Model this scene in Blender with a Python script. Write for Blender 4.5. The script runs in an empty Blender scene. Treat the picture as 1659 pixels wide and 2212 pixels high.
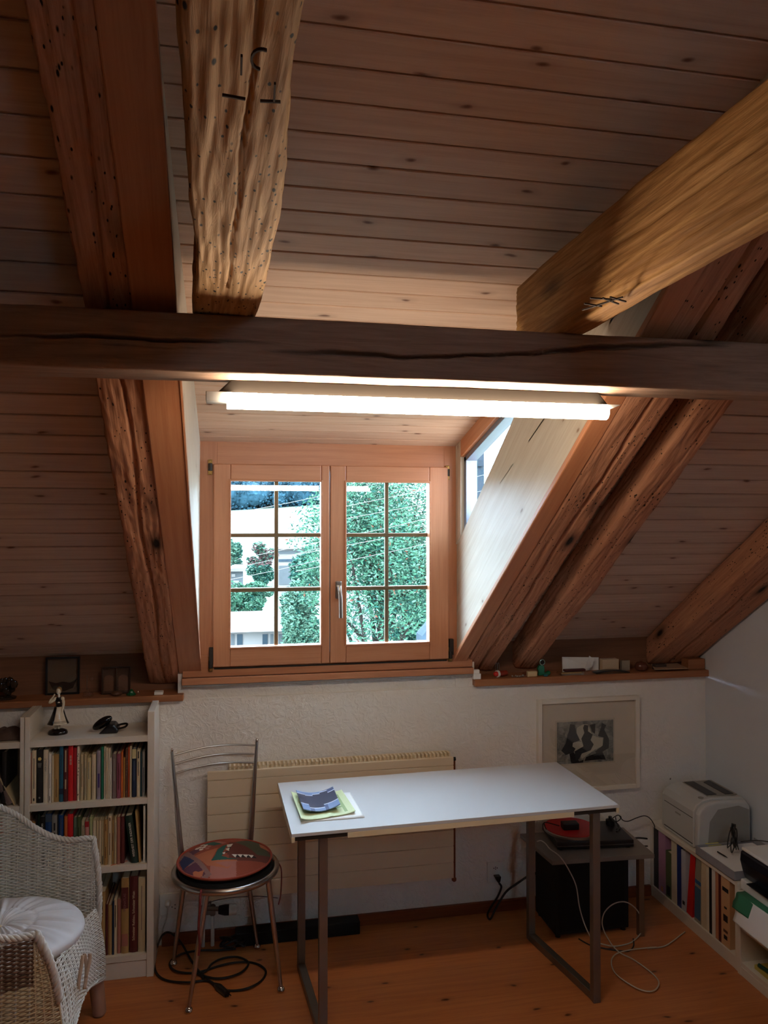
import bpy, bmesh, math, random
from mathutils import Vector as V, Matrix, noise
PI = math.pi
random.seed(7)
scn = bpy.context.scene
COL = scn.collection
def rad(a): return a*PI/180

# ---------------------------------------------------------------- camera
F = 1660.0; YAW = rad(11.4); PIT = rad(0.83)
CAM = V((0, 0, 1.75))
FW = V((math.sin(YAW)*math.cos(PIT), math.cos(YAW)*math.cos(PIT), math.sin(PIT)))
RT = V((math.cos(YAW), -math.sin(YAW), 0)); UP = RT.cross(FW)
cd = bpy.data.cameras.new('camera'); cam = bpy.data.objects.new('camera', cd); COL.objects.link(cam)
cam.location = CAM
cam.rotation_euler = Matrix((RT, UP, -FW)).transposed().to_euler()
cd.sensor_fit = 'VERTICAL'; cd.sensor_height = 24; cd.lens = 24*F/2212; cd.clip_start = .05; cd.clip_end = 2000
scn.camera = cam
def at(x, y, **k):
    """surveyed point: where the sight line through a photo pixel meets a plane of the room"""
    r = FW + RT*((x-829.5)/F) - UP*((y-1106)/F)
    a, v = list(k.items())[0]; i = 'XYZ'.index(a)
    return CAM + r*((v-CAM[i])/r[i])

# ---------------------------------------------------------------- mesh builder
class MB:
    def __init__(s): s.v = []; s.f = []; s.m = []
    def add(s, vs, fs, m=0):
        b = len(s.v); s.v += [tuple(p) for p in vs]
        for f in fs: s.f.append(tuple(b+i for i in f)); s.m.append(m)
        return s
    def box(s, x0, x1, y0, y1, z0, z1, m=0):
        return s.add([(x0,y0,z0),(x1,y0,z0),(x1,y1,z0),(x0,y1,z0),(x0,y0,z1),(x1,y0,z1),(x1,y1,z1),(x0,y1,z1)],
                     [(0,3,2,1),(4,5,6,7),(0,1,5,4),(1,2,6,5),(2,3,7,6),(3,0,4,7)], m)
    def obox(s, c, ax, ay, az, m=0):
        c, ax, ay, az = V(c), V(ax), V(ay), V(az)
        vs = [c+ax*i+ay*j+az*k for k in (-1,1) for i, j in ((-1,-1),(1,-1),(1,1),(-1,1))]
        return s.add(vs, [(0,3,2,1),(4,5,6,7),(0,1,5,4),(1,2,6,5),(2,3,7,6),(3,0,4,7)], m)
    def prism(s, poly, fn, m=0):
        """poly: list of 2d points; fn(u, v, k) -> 3d for k = 0 (bottom) and 1 (top)"""
        n = len(poly)
        vs = [fn(a, b, 0) for a, b in poly] + [fn(a, b, 1) for a, b in poly]
        fs = [tuple(range(n))[::-1], tuple(range(n, 2*n))] + [(i, (i+1)%n, n+(i+1)%n, n+i) for i in range(n)]
        return s.add(vs, fs, m)
    def tube(s, pts, r, n=8, closed=False, m=0, caps=True):
        pts = [V(p) for p in pts]; L = len(pts)
        rs = r if isinstance(r, (list, tuple)) else [r]*L
        b = len(s.v); prev = None
        for i, p in enumerate(pts):
            if closed: t = pts[(i+1)%L]-pts[i-1]
            else: t = pts[min(i+1, L-1)]-pts[max(i-1, 0)]
            if t.length < 1e-9: t = V((0,0,1))
            t.normalize()
            if prev is None:
                u = t.cross(V((0,0,1)))
                if u.length < .1: u = t.cross(V((0,1,0)))
            else: u = prev - t*prev.dot(t)
            u.normalize(); w = t.cross(u); prev = u
            for k in range(n):
                a = 2*PI*k/n; q = p+(u*math.cos(a)+w*math.sin(a))*rs[i]; s.v.append(tuple(q))
        for i in range(L if closed else L-1):
            for k in range(n):
                a0 = b+i*n; a1 = b+((i+1)%L)*n
                s.f.append((a0+k, a0+(k+1)%n, a1+(k+1)%n, a1+k)); s.m.append(m)
        if caps and not closed:
            s.f.append(tuple(b+k for k in range(n))[::-1]); s.m.append(m)
            s.f.append(tuple(b+(L-1)*n+k for k in range(n))); s.m.append(m)
        return s
    def lathe(s, prof, o=(0,0,0), n=24, m=0, axis=None, sx=1, sy=1):
        """prof: (r, h) pairs; axis: optional 3x3 matrix"""
        b = len(s.v); o = V(o)
        for r, h in prof:
            for k in range(n):
                a = 2*PI*k/n; q = V((r*math.cos(a)*sx, r*math.sin(a)*sy, h))
                if axis: q = axis @ q
                s.v.append(tuple(o+q))
        for i in range(len(prof)-1):
            for k in range(n):
                s.f.append((b+i*n+k, b+i*n+(k+1)%n, b+(i+1)*n+(k+1)%n, b+(i+1)*n+k)); s.m.append(m)
        s.f.append(tuple(b+k for k in range(n))[::-1]); s.m.append(m)
        e = b+(len(prof)-1)*n; s.f.append(tuple(e+k for k in range(n))); s.m.append(m)
        return s
    def ball(s, c, r, n=16, m=0, sc=(1,1,1), rot=None):
        R = rot or Matrix.Identity(3); k = n//2
        prof = [(max(1e-4, math.sin(PI*i/k)), -math.cos(PI*i/k)) for i in range(k+1)]
        b = len(s.v)
        s.lathe(prof, (0,0,0), n, m)
        for i in range(b, len(s.v)):
            q = V(s.v[i]); q = R @ V((q.x*sc[0], q.y*sc[1], q.z*sc[2]))*r; s.v[i] = tuple(V(c)+q)
        return s
    def grid(s, fn, nu, nv, m=0, wrap=False):
        b = len(s.v)
        for i in range(nu+1):
            for j in range(nv+1): s.v.append(tuple(fn(i/nu, j/nv)))
        for i in range(nu):
            for j in range(nv):
                s.f.append((b+i*(nv+1)+j, b+(i+1)*(nv+1)+j, b+(i+1)*(nv+1)+j+1, b+i*(nv+1)+j+1))
                s.m.append(m(i, j) if callable(m) else m)
        return s
    def build(s, name, mats, parent=None, smooth=False, bevel=0, seg=2, solid=0, matrix=None, ang=None):
        me = bpy.data.meshes.new(name); me.from_pydata(s.v, [], s.f)
        mats = mats if isinstance(mats, (list, tuple)) else [mats]
        for mt in mats: me.materials.append(mt)
        me.polygons.foreach_set('material_index', s.m)
        if smooth: me.polygons.foreach_set('use_smooth', [True]*len(s.f))
        me.update()
        if smooth and ang is None and len(s.v) < 60000:
            try: me.set_sharp_from_angle(angle=rad(40))
            except Exception: pass
        o = bpy.data.objects.new(name, me); COL.objects.link(o)
        if matrix is not None: o.matrix_world = matrix
        if parent is not None:
            o.parent = parent; o.matrix_parent_inverse = PM[parent.name].inverted()
        if bevel:
            md = o.modifiers.new('bevel', 'BEVEL'); md.width = bevel; md.segments = seg; md.limit_method = 'ANGLE'; md.angle_limit = rad(35)
        if solid:
            md = o.modifiers.new('solid', 'SOLIDIFY'); md.thickness = solid; md.offset = 0
        PM[o.name] = o.matrix_basis.copy() if parent is None else Matrix.Identity(4)
        if parent is not None and matrix is not None: PM[o.name] = matrix.copy()
        return o
PM = {}
def tag(o, label, cat, group=None, kind=None):
    o['label'] = label; o['category'] = cat
    if group: o['group'] = group
    if kind: o['kind'] = kind
    return o
def thing(name, loc, label, cat, group=None):
    o = bpy.data.objects.new(name, None); COL.objects.link(o); o.location = loc; o.empty_display_size = .05
    PM[o.name] = Matrix.Translation(V(loc)); return tag(o, label, cat, group)
def struct(o): o['kind'] = 'structure'; return o
def text(body, size, mat, M, name='lettering', parent=None, align='CENTER', ext=.0003, sx=1.0, font_space=1.0):
    cu = bpy.data.curves.new('t', 'FONT'); cu.body = body; cu.size = size; cu.extrude = ext
    cu.align_x = align; cu.align_y = 'CENTER'; cu.space_character = font_space
    t = bpy.data.objects.new('t', cu); COL.objects.link(t)
    dg = bpy.context.evaluated_depsgraph_get(); dg.update()
    me = bpy.data.meshes.new_from_object(t.evaluated_get(dg)); bpy.data.objects.remove(t)
    me.transform(M @ Matrix.Diagonal((sx, 1, 1, 1))); me.materials.clear(); me.materials.append(mat)
    o = bpy.data.objects.new(name, me); COL.objects.link(o)
    if parent is not None: o.parent = parent; o.matrix_parent_inverse = PM[parent.name].inverted()
    return o
def frame(o, x, y, z): # matrix from origin and three axes
    m = Matrix((V(x), V(y), V(z))).transposed().to_4x4(); m.translation = V(o); return m
def spline(pts, n=8, closed=False):
    P = [V(p) for p in pts]; L = len(P); out = []
    rng = range(L if closed else L-1)
    for i in rng:
        p0 = P[i-1] if (closed or i > 0) else P[0]; p1 = P[i]; p2 = P[(i+1)%L]
        p3 = P[(i+2)%L] if (closed or i+2 < L) else P[-1]
        for k in range(n):
            t = k/n
            out.append(.5*((2*p1)+(p2-p0)*t+(2*p0-5*p1+4*p2-p3)*t*t+(3*p1-p0-3*p2+p3)*t**3))
    if not closed: out.append(P[-1])
    return out

# ---------------------------------------------------------------- materials
def lin(c):
    return tuple(((x/255)/12.92 if x/255 <= .04045 else ((x/255+.055)/1.055)**2.4) for x in c)
class NT:
    def __init__(s, name):
        s.m = bpy.data.materials.new(name); s.m.use_nodes = True; s.t = s.m.node_tree; s.t.nodes.clear()
        s.out = s.n('ShaderNodeOutputMaterial'); s.b = s.n('ShaderNodeBsdfPrincipled'); s.l(s.b, 0, s.out, 0)
    def n(s, t, **k):
        x = s.t.nodes.new(t)
        for a, v in k.items():
            if a.startswith('_'): x.inputs[a[1:].replace('_', ' ')].default_value = v
            else: setattr(x, a, v)
        return x
    def l(s, a, i, b, j): s.t.links.new(a.outputs[i], b.inputs[j])
    def math(s, op, a, b=None, clamp=False):
        x = s.n('ShaderNodeMath', operation=op, use_clamp=clamp)
        for k, q in enumerate((a, b)):
            if q is None: continue
            if isinstance(q, tuple): s.l(q[0], q[1], x, k)
            else: x.inputs[k].default_value = q
        return (x, 0)
    def coord(s, scale=(1,1,1), loc=(0,0,0), src='Object'):
        tc = s.n('ShaderNodeTexCoord'); mp = s.n('ShaderNodeMapping')
        mp.inputs['Scale'].default_value = scale; mp.inputs['Location'].default_value = loc
        s.l(tc, src, mp, 0); return mp
    def noise(s, vec, scale, detail=4, rough=.55, dist=0):
        x = s.n('ShaderNodeTexNoise', _Scale=scale, _Detail=detail, _Roughness=rough, _Distortion=dist); s.l(vec, 0, x, 0); return x
    def ramp(s, src, stops, out=0):
        r = s.n('ShaderNodeValToRGB'); e = r.color_ramp.elements
        while len(e) < len(stops): e.new(.5)
        for q, (p, c) in zip(e, stops):
            q.position = p; q.color = (*c, 1) if len(c) == 3 else c
        s.t.links.new(src[0].outputs[src[1]], r.inputs[0]); return r
    def mix(s, fac, a, b, mode='MIX'):
        x = s.n('ShaderNodeMix', data_type='RGBA', blend_type=mode)
        for k, q in ((0, fac), (6, a), (7, b)):
            if isinstance(q, tuple) and len(q) == 2 and not isinstance(q[0], (int, float)): s.l(q[0], q[1], x, k)
            elif k == 0: x.inputs[0].default_value = q
            else: x.inputs[k].default_value = (*q, 1)
        return (x, 2)
    def col(s, c):
        if isinstance(c, tuple) and not isinstance(c[0], (int, float)): s.l(c[0], c[1], s.b, 'Base Color')
        else: s.b.inputs['Base Color'].default_value = (*c, 1)
    def bump(s, src, strength, dist=.002):
        b = s.n('ShaderNodeBump', _Strength=strength, _Distance=dist); s.l(src[0], src[1], b, 'Height')
        prev = s.b.inputs['Normal'].links
        if prev: s.t.links.new(prev[0].from_socket, b.inputs['Normal'])
        s.l(b, 0, s.b, 'Normal')
    def set(s, **k):
        for a, v in k.items(): s.b.inputs[a.replace('_', ' ')].default_value = v
        return s
def plain(name, c, rough=.6, metal=0, var=.06, spec=.5, bump=0, bs=200, **k):
    t = NT(name); cc = lin(c)
    nz = t.noise(t.coord(), 14, 3)
    t.col(t.mix((nz, 0), tuple(x*(1-var) for x in cc), tuple(min(1, x*(1+var)) for x in cc)))
    t.set(Roughness=rough, Metallic=metal, Specular_IOR_Level=spec)
    if bump: t.bump((t.noise(t.coord(), bs, 2), 0), bump, .001)
    for a, v in k.items(): t.b.inputs[a.replace('_', ' ')].default_value = v
    return t.m
def wood(name, c0, c1, knot=(60,30,15), bw=None, rough=.5, ax=(1,1,1), grain=1.0, knots=.5, tonev=.18, spec=.35, kscale=(3.6,9,9), bump=.15, coat=0):
    """planed softwood; grain runs along local x (or the axis with the smallest value in ax)"""
    t = NT(name); c0, c1, kn = lin(c0), lin(c1), lin(knot)
    tc = t.n('ShaderNodeTexCoord'); vec = (tc, 'Object')
    sep = t.n('ShaderNodeSeparateXYZ'); t.t.links.new(tc.outputs['Object'], sep.inputs[0])
    gx, gy, gz = {'x': (0,1,2), 'y': (1,0,2), 'z': (2,1,0)}[ax if isinstance(ax, str) else 'x']
    X, Y, Z = (sep, gx), (sep, gy), (sep, gz)
    if bw:
        idx = t.math('FLOOR', t.math('DIVIDE', Y, bw))
        wn = t.n('ShaderNodeTexWhiteNoise', noise_dimensions='1D'); t.l(idx[0], 0, wn, 'W')
        off = t.math('MULTIPLY', (wn, 0), 37.0); X = t.math('ADD', X, off); tone = (wn, 0)
    else:
        oi = t.n('ShaderNodeObjectInfo'); tone = (oi, 'Random'); X = t.math('ADD', X, t.math('MULTIPLY', tone, 20.0))
    cb = t.n('ShaderNodeCombineXYZ')
    t.l(X[0], X[1], cb, 0); t.l(Y[0], Y[1], cb, 1); t.l(Z[0], Z[1], cb, 2)
    m1 = t.n('ShaderNodeMapping'); m1.inputs['Scale'].default_value = (1.2, 26*grain, 26*grain); t.l(cb, 0, m1, 0)
    g = t.noise(m1, 2.2, 6, .6, .6)
    m2 = t.n('ShaderNodeMapping'); m2.inputs['Scale'].default_value = (6, 160, 160); t.l(cb, 0, m2, 0)
    g2 = t.noise(m2, 1.5, 3, .6)
    f = t.math('ADD', t.math('MULTIPLY', (g, 0), .8), t.math('MULTIPLY', (g2, 0), .25), True)
    base = t.ramp(f, [(.3, c1), (.62, c0), (.8, tuple(min(1, x*1.06) for x in c0))])
    # knots
    m3 = t.n('ShaderNodeMapping'); m3.inputs['Scale'].default_value = kscale; t.l(cb, 0, m3, 0)
    dn = t.noise(cb, 9, 2); m4 = t.n('ShaderNodeVectorMath', operation='MULTIPLY_ADD'); t.l(dn, 1, m4, 0); m4.inputs[1].default_value = (.25, .25, 0); t.l(m3, 0, m4, 2)
    vo = t.n('ShaderNodeTexVoronoi', voronoi_dimensions='2D', _Scale=1.0, _Randomness=1.0); t.l(m4, 0, vo, 0)
    sepc = t.n('ShaderNodeSeparateColor'); t.l(vo, 'Color', sepc, 0)
    dd = t.math('ADD', (vo, 'Distance'), t.math('MULTIPLY', t.math('LESS_THAN', (sepc, 0), 1-knots), 5.0))
    kf = t.ramp(dd, [(.018, (1,1,1)), (.04, (.7,.7,.7)), (.062, (.2,.2,.2)), (.17, (0,0,0))])
    c = t.mix((kf, 0), (base, 0), kn)
    tv = t.math('ADD', t.math('MULTIPLY', tone, 2*tonev), 1-tonev)
    hs = t.n('ShaderNodeHueSaturation'); t.l(c[0], c[1], hs, 'Color'); t.l(tv[0], tv[1], hs, 'Value')
    t.col((hs, 0)); t.set(Roughness=rough, Specular_IOR_Level=spec, Coat_Weight=coat, Coat_Roughness=.25)
    if bump: t.bump(f, bump, .0015)
    return t.m
def oldwood(name, c0, c1, c2, rough=.75, worm=.5, bump=.6, ax='x', hole=(28,16,9)):
    t = NT(name); c0, c1, c2 = lin(c0), lin(c1), lin(c2)
    s = (1.0, 14, 14) if ax == 'x' else (14, 14, 1.0)
    m1 = t.coord(s); g = t.noise(m1, 3, 8, .65, 1.2)
    m2 = t.coord(tuple(q*6 if q > 2 else 4 for q in s)); g2 = t.noise(m2, 2, 4, .6, .4)
    f = t.math('ADD', t.math('MULTIPLY', (g, 0), .75), t.math('MULTIPLY', (g2, 0), .3), True)
    base = t.ramp(f, [(.28, c2), (.5, c1), (.68, c0)])
    big = t.noise(t.coord((1,3,3)), 3.5, 3); b2 = t.mix(t.math('MULTIPLY', (big, 0), .5), (base, 0), c1)
    vo = t.n('ShaderNodeTexVoronoi', _Scale=1, _Randomness=1); t.l(t.coord((45,90,90) if ax == 'x' else (90,90,45)), 0, vo, 0)
    msk = t.noise(t.coord((2.5,5,5)), 2.5, 2)
    th = t.math('ADD', (vo, 'Distance'), t.math('MULTIPLY', t.math('GREATER_THAN', t.math('SUBTRACT', 1.0, (msk, 0)), worm), 3))
    hf = t.ramp(th, [(.13, (1,1,1)), (.2, (0,0,0))])
    c = t.mix((hf, 0), b2, lin(hole))
    vp = t.n('ShaderNodeTexVoronoi', _Scale=1, _Randomness=1); t.l(t.coord((24,60,60)), 0, vp, 0); mp_ = t.noise(t.coord((1.6,3,3), (3,1,2)), 3, 2)
    tp2 = t.math('ADD', (vp, 'Distance'), t.math('MULTIPLY', t.math('GREATER_THAN', t.math('SUBTRACT', 1.0, (mp_, 0)), worm*.9), 3))
    c = t.mix((t.ramp(tp2, [(.11, (1,1,1)), (.19, (0,0,0))]), 0), c, lin(hole))
    m3 = t.coord((2.6,7,7)); vk = t.n('ShaderNodeTexVoronoi', _Scale=1, _Randomness=1); t.l(m3, 0, vk, 0)
    kf = t.ramp((vk, 'Distance'), [(.05, (1,1,1)), (.11, (.5,.5,.5)), (.22, (0,0,0))])
    c = t.mix((kf, 0), c, lin(hole))
    t.col(c); t.set(Roughness=rough, Specular_IOR_Level=.25)
    t.bump(f, bump, .004); t.bump((hf, 0), -.25, .002)
    return t.m
def emit(name, c, s):
    t = NT(name); t.set(Emission_Strength=s, Roughness=.5); t.b.inputs['Emission Color'].default_value = (*c, 1); t.col((.9,.9,.9)); return t.m
def glass(name, tint=(1,1,1), rough=0):
    t = NT(name); t.t.nodes.remove(t.b)
    g = t.n('ShaderNodeBsdfGlossy'); g.inputs['Roughness'].default_value = rough
    tr = t.n('ShaderNodeBsdfTransparent'); tr.inputs[0].default_value = (*tint, 1)
    fr = t.n('ShaderNodeLayerWeight', _Blend=.5); mx = t.n('ShaderNodeMixShader')
    f2 = t.math('ADD', t.math('MULTIPLY', t.math('POWER', (fr, 1), 5.0), .9), .06, True)
    t.l(f2[0], 0, mx, 0); t.l(tr, 0, mx, 1); t.l(g, 0, mx, 2); t.l(mx, 0, t.out, 0); return t.m
def plaster(name, c, strength=.5):
    t = NT(name); cc = lin(c)
    n1 = t.noise(t.coord(), 3, 3); t.col(t.mix((n1, 0), tuple(x*.93 for x in cc), tuple(min(1, x*1.05) for x in cc)))
    n2 = t.noise(t.coord((1,1,1)), 28, 5, .6, 1.5); n3 = t.noise(t.coord(), 9, 3, .5)
    r = t.ramp((n2, 0), [(.42, (0,0,0)), (.6, (1,1,1))])
    t.bump((r, 0), strength, .003); t.bump((n3, 0), strength*.7, .006)
    t.set(Roughness=.9, Specular_IOR_Level=.15); return t.m

M = {}
M['board'] = wood('spruce_boards', (200,170,148), (182,150,128), (112,74,54), bw=.082, rough=.55, knots=.55, tonev=.1, grain=1)
M['board_dormer'] = wood('spruce_boards_dormer', (216,182,156), (198,158,132), (118,78,58), bw=.084, rough=.5, knots=.6, tonev=.07, grain=1)
M['cheek'] = wood('whitewashed_spruce', (206,194,176), (188,170,148), (138,108,84), rough=.5, knots=.3, tonev=.03, kscale=(4,9,9), bump=.25)
M['trim'] = wood('planed_larch', (196,132,92), (178,110,72), (110,60,36), rough=.45, knots=.12, tonev=.05)
M['winwood'] = wood('window_spruce', (186,126,90), (170,108,74), (120,70,46), rough=.38, knots=0, tonev=.03, ax='x', spec=.45)
M['winwood_z'] = wood('window_spruce_upright', (186,126,90), (170,108,74), (120,70,46), rough=.38, knots=0, tonev=.03, ax='z', spec=.45)
M['ledge'] = wood('pine_ledge', (164,108,70), (142,86,52), (80,44,26), rough=.5, knots=.5, tonev=.05)
M['floor'] = wood('pine_floor', (196,122,68), (172,98,52), (84,40,20), bw=.118, rough=.33, knots=.4, tonev=.12, spec=.45, kscale=(3.4,8.5,1), bump=.08)
M['old'] = oldwood('hewn_timber', (212,172,120), (180,136,86), (112,78,46), worm=.58, bump=.8)
M['old_gold'] = oldwood('hewn_timber_golden', (212,162,98), (170,120,66), (98,62,30), worm=.3, bump=.9)
M['old_red'] = oldwood('hewn_rafter', (206,150,114), (178,122,90), (110,70,48), worm=.5, bump=.7)
M['purlin'] = oldwood('sawn_purlin', (176,142,118), (154,122,100), (110,82,66), worm=.1, bump=.25, rough=.7)
M['plaster'] = plaster('rough_plaster', (234,227,218), .55)
M['plaster_fine'] = plaster('smooth_plaster', (216,220,226), .1)
M['white'] = plain('white_laminate', (222,212,196), .42, var=.02)
M['white_cool'] = plain('white_tabletop', (202,202,202), .22, var=.01, spec=.6)
M['edge'] = plain('cream_edge', (226,208,172), .5, var=.02)
M['chrome'] = plain('satin_steel', (176,172,168), .28, 1, var=.03)
M['ball'] = plain('polished_steel', (220,218,215), .08, 1, var=0)
M['steel'] = plain('grey_steel_profile', (128,118,108), .42, .8, var=.05)
M['darksteel'] = plain('dark_bracket', (44,36,30), .6, .3)
M['black'] = plain('black_plastic', (18,18,20), .35)
M['blackm'] = plain('black_matt', (10,10,11), .85)
M['cable'] = plain('black_cable', (20,18,18), .5)
M['wcable'] = plain('white_cable', (196,186,172), .5)
M['wplast'] = plain('white_plastic', (222,220,212), .4, var=.02)
M['gplast'] = plain('grey_plastic', (150,146,140), .45)
M['radiator'] = plain('radiator_enamel', (222,204,174), .35, var=.01)
M['brass'] = plain('brass', (150,120,70), .4, .9)
M['copper'] = plain('copper', (140,80,50), .5, .7)
M['glass'] = glass('window_glass', (.96,1,1))
M['pglass'] = glass('clear_glass', (.97,.97,.96))
M['bronze'] = plain('bronze_bar', (106,84,58), .4, .5)
M['paper'] = plain('paper', (232,230,226), .8, var=.02)
M['ink'] = plain('ink', (30,26,24), .7)
def pc(name, c, rough=.55, metal=0, **k):
    if name not in M: M[name] = plain(name, c, rough, metal, **k)
    return M[name]
# ================================================================ ROOM SHELL
S = .67; AL = math.atan(S); CA, SA = math.cos(AL), math.sin(AL)
YW = 3.33; XR = 2.248; XL = -2.8; YB = -3.9; YRIDGE = -.3
def slope_frame(x0, z0, s=S, y0=YW):
    a = math.atan(s); return frame((x0, y0, z0), (1,0,0), (0,-math.cos(a),math.sin(a)), (0,-math.sin(a),-math.cos(a)))
def boards(name, x0, x1, v0, v1, M4, mat, bw=.082, th=.07):
    m = MB(); k0 = math.floor(v0/bw); k1 = math.ceil(v1/bw); prof = []
    for k in range(k0, k1):
        a = k*bw; b = a+bw
        for v, h in ((a, -.006), (a+.0022, -.006), (a+.0022, -.002), (a+.0042, 0), (b-.0042, 0), (b-.0022, -.002), (b-.0022, -.006)):
            prof.append((min(max(v, v0), v1), h))
    prof = [prof[0]]+[q for p, q in zip(prof, prof[1:]) if q != p]
    n = len(prof); vs = [(x0, v, h) for v, h in prof]+[(x1, v, h) for v, h in prof]
    m.add(vs, [(i, n+i, n+i+1, i+1) for i in range(n-1)])
    m.box(x0, x1, v0, v1, -th, -.006)
    return struct(m.build(name, mat, matrix=M4))
vr = (YW-YRIDGE)/CA
boards('ceiling', XL, -.15, -.2, vr, slope_frame(0, 1.26), M['board'])
boards('ceiling', 1.03, XR, -.2, vr, slope_frame(0, 1.26), M['board'])
boards('ceiling', -.12, 1.0, (YW-1.30)/CA, vr, slope_frame(0, 1.26), M['board'])
zr = 1.26+S*(YW-YRIDGE)
RM = frame((0, YRIDGE, zr), (-1,0,0), (0,-CA,-SA), (0,SA,-CA)); VE = (YRIDGE-YB+.2)/CA
# unseen roof window added to the rear slope for bluish daylight fill
SA0, SA1, SV0, SV1 = -1.05, -.55, 1.6, 2.15
for a, b, c, d in ((-XR, -XL, -.1, SV0), (-XR, -XL, SV1, VE), (-XR, SA0, SV0, SV1), (SA1, -XL, SV0, SV1)): boards('ceiling', a, b, c, d, RM, M['board'])
m = MB(); m.box(SA0, SA0+.04, SV0, SV1, -.08, .02); m.box(SA1-.04, SA1, SV0, SV1, -.08, .02); m.box(SA0+.04, SA1-.04, SV0, SV0+.04, -.08, .02); m.box(SA0+.04, SA1-.04, SV1-.04, SV1, -.08, .02)
w3_ = struct(m.build('added_fill_window', M['trim'], matrix=RM)); PM[w3_.name] = RM
m = MB(); m.add([(SA0+.03, SV0+.03, -.04), (SA1-.03, SV0+.03, -.04), (SA1-.03, SV1-.03, -.04), (SA0+.03, SV1-.03, -.04)], [(0,1,2,3)]); g_ = m.build('pane', M['glass'], None, matrix=RM); g_.parent = w3_; g_.matrix_parent_inverse = RM.inverted()
boards('ceiling', -.13, 1.01, -.12, (YW-1.03)*math.sqrt(1+.0625), slope_frame(0, 2.09, .25), M['board_dormer'], bw=.084, th=.05)
m = MB(); m.box(XL-.1, XR+.1, YB-.1, 3.55, -.12, 0); struct(m.build('floor', M['floor']))
# gable walls: one planar polygon each
def gable(x0, x1):
    return MB().prism([(3.5, -.02), (3.5, 1.16), (YRIDGE, zr+.02), (YB, zr-S*(YRIDGE-YB)), (YB, -.02)], lambda a, b, k: (x1 if k else x0, a, b))
struct(gable(XR, XR+.12).build('wall_right', M['plaster_fine']))
DW = plain('brown_cladding', (140,112,90), .8)
struct(gable(XL-.12, XL).build('wall_left', DW))
m = MB(); m.box(XL, XR, YB-.1, YB, 0, 1.3); struct(m.build('wall_back', DW))
m = MB(); m.box(XL, XR, YW, 3.5, -.01, 1.012)
m.box(-.208, -.120, YW+.004, 3.5, 1.012, 1.25); m.box(1.0, 1.088, YW+.004, 3.5, 1.012, 1.24); m.box(-.12, 1.0, YW+.01, 3.5, 1.012, 1.08)
struct(m.build('wall_front', M['plaster']))
m = MB(); m.box(-.268, 1.950, 3.315, 3.331, 0, .048); struct(m.build('baseboard_front', wood('baseboard_pine', (128,66,34), (104,50,24), rough=.5, knots=.2), bevel=.003))
BACKB = wood('dark_pine_board', (128,84,56), (108,68,44), (60,34,20), rough=.6, knots=.4, tonev=.05)
# ledge back boards
for x0, x1 in ((XL, -.2), (1.085, XR)):
    m = MB(); m.box(x0, x1, 3.425, 3.5, 1.03, 1.32); struct(m.build('trim_1' if x0 < 0 else 'trim_2', BACKB))
# cheeks of the dormer
def panel(name, pts, th, xdir, nrm, mat, parent=None):
    o = V(pts[0]); xd = V(xdir).normalized(); n = V(nrm).normalized(); yd = n.cross(xd)
    M4 = frame(o, xd, yd, n)
    pl = [((V(p)-o).dot(xd), (V(p)-o).dot(yd)) for p in pts]
    return MB().prism(pl, lambda a, b, k: (a, b, th*k)).build(name, mat, parent, matrix=M4, bevel=.0015, seg=1)
def cheekpt(x, Y, z): return (x, Y, z)
XC = 1.0
zc = lambda Y: 2.09+.25*(YW-Y)
lowb = lambda Y: 1.144+S*(YW-Y)
struct(panel('wall_dormer_right', [(XC,3.33,1.144),(XC,3.33,1.638),(XC,2.274,zc(2.274)),(XC,1.03,zc(1.03)+.01),(XC,1.03,lowb(1.03))], .06, (0,-CA,SA), (1,0,0), M['cheek']))
struct(panel('wall_dormer_left', [(-.12,3.33,1.144),(-.12,3.33,zc(3.33)),(-.12,1.03,zc(1.03)+.01),(-.12,1.03,lowb(1.03))], .06, (0,-CA,SA), (-1,0,0), M['cheek']))
# triangular side window
w2 = panel('window_2', [(XC-.004,3.335,1.64),(XC-.004,3.335,2.09),(XC-.004,3.24,zc(3.24)),(XC-.004,3.24,1.70)], .064, (0,0,1), (1,0,0), M['cheek']); struct(w2)
def wchild(name, *a, **k): return panel(name, *a, parent=w2, **k)
wchild('head_trim', [(XC-.004,3.24,2.04),(XC-.004,3.24,zc(3.24)+.004),(XC-.004,2.20,zc(2.20)+.004),(XC-.004,2.42,2.245)], .064, (0,-.97,.24), (1,0,0), M['trim'])
def strip(name, p, q, w, x0, th, mat, inner):
    p, q = V(p), V(q); d = (q-p).normalized(); inn = V(inner)
    return wchild(name, [p, q, q+inn*w, p+inn*w], th, d, (1,0,0), mat)
alu = plain('blue_grey_aluminium', (128,136,152), .35, .6)
strip('metal_frame', (XC+.012,3.24,1.70), (XC+.012,3.24,2.04), .03, 0, .05, alu, (0,-1,0))
strip('metal_frame', (XC+.012,3.24,2.04), (XC+.012,2.435,2.243), .024, 0, .05, alu, (0,-.24,-.97))
strip('sill_strip', (XC+.012,3.24,1.695), (XC+.012,2.435,2.236), .008, 0, .05, M['darksteel'], (0,.56,.83))
m = MB(); m.add([(XC+.037,3.235,1.705),(XC+.037,3.235,2.035),(XC+.037,2.44,2.24)], [(0,1,2)]); m.build('pane', M['glass'], w2)

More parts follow.
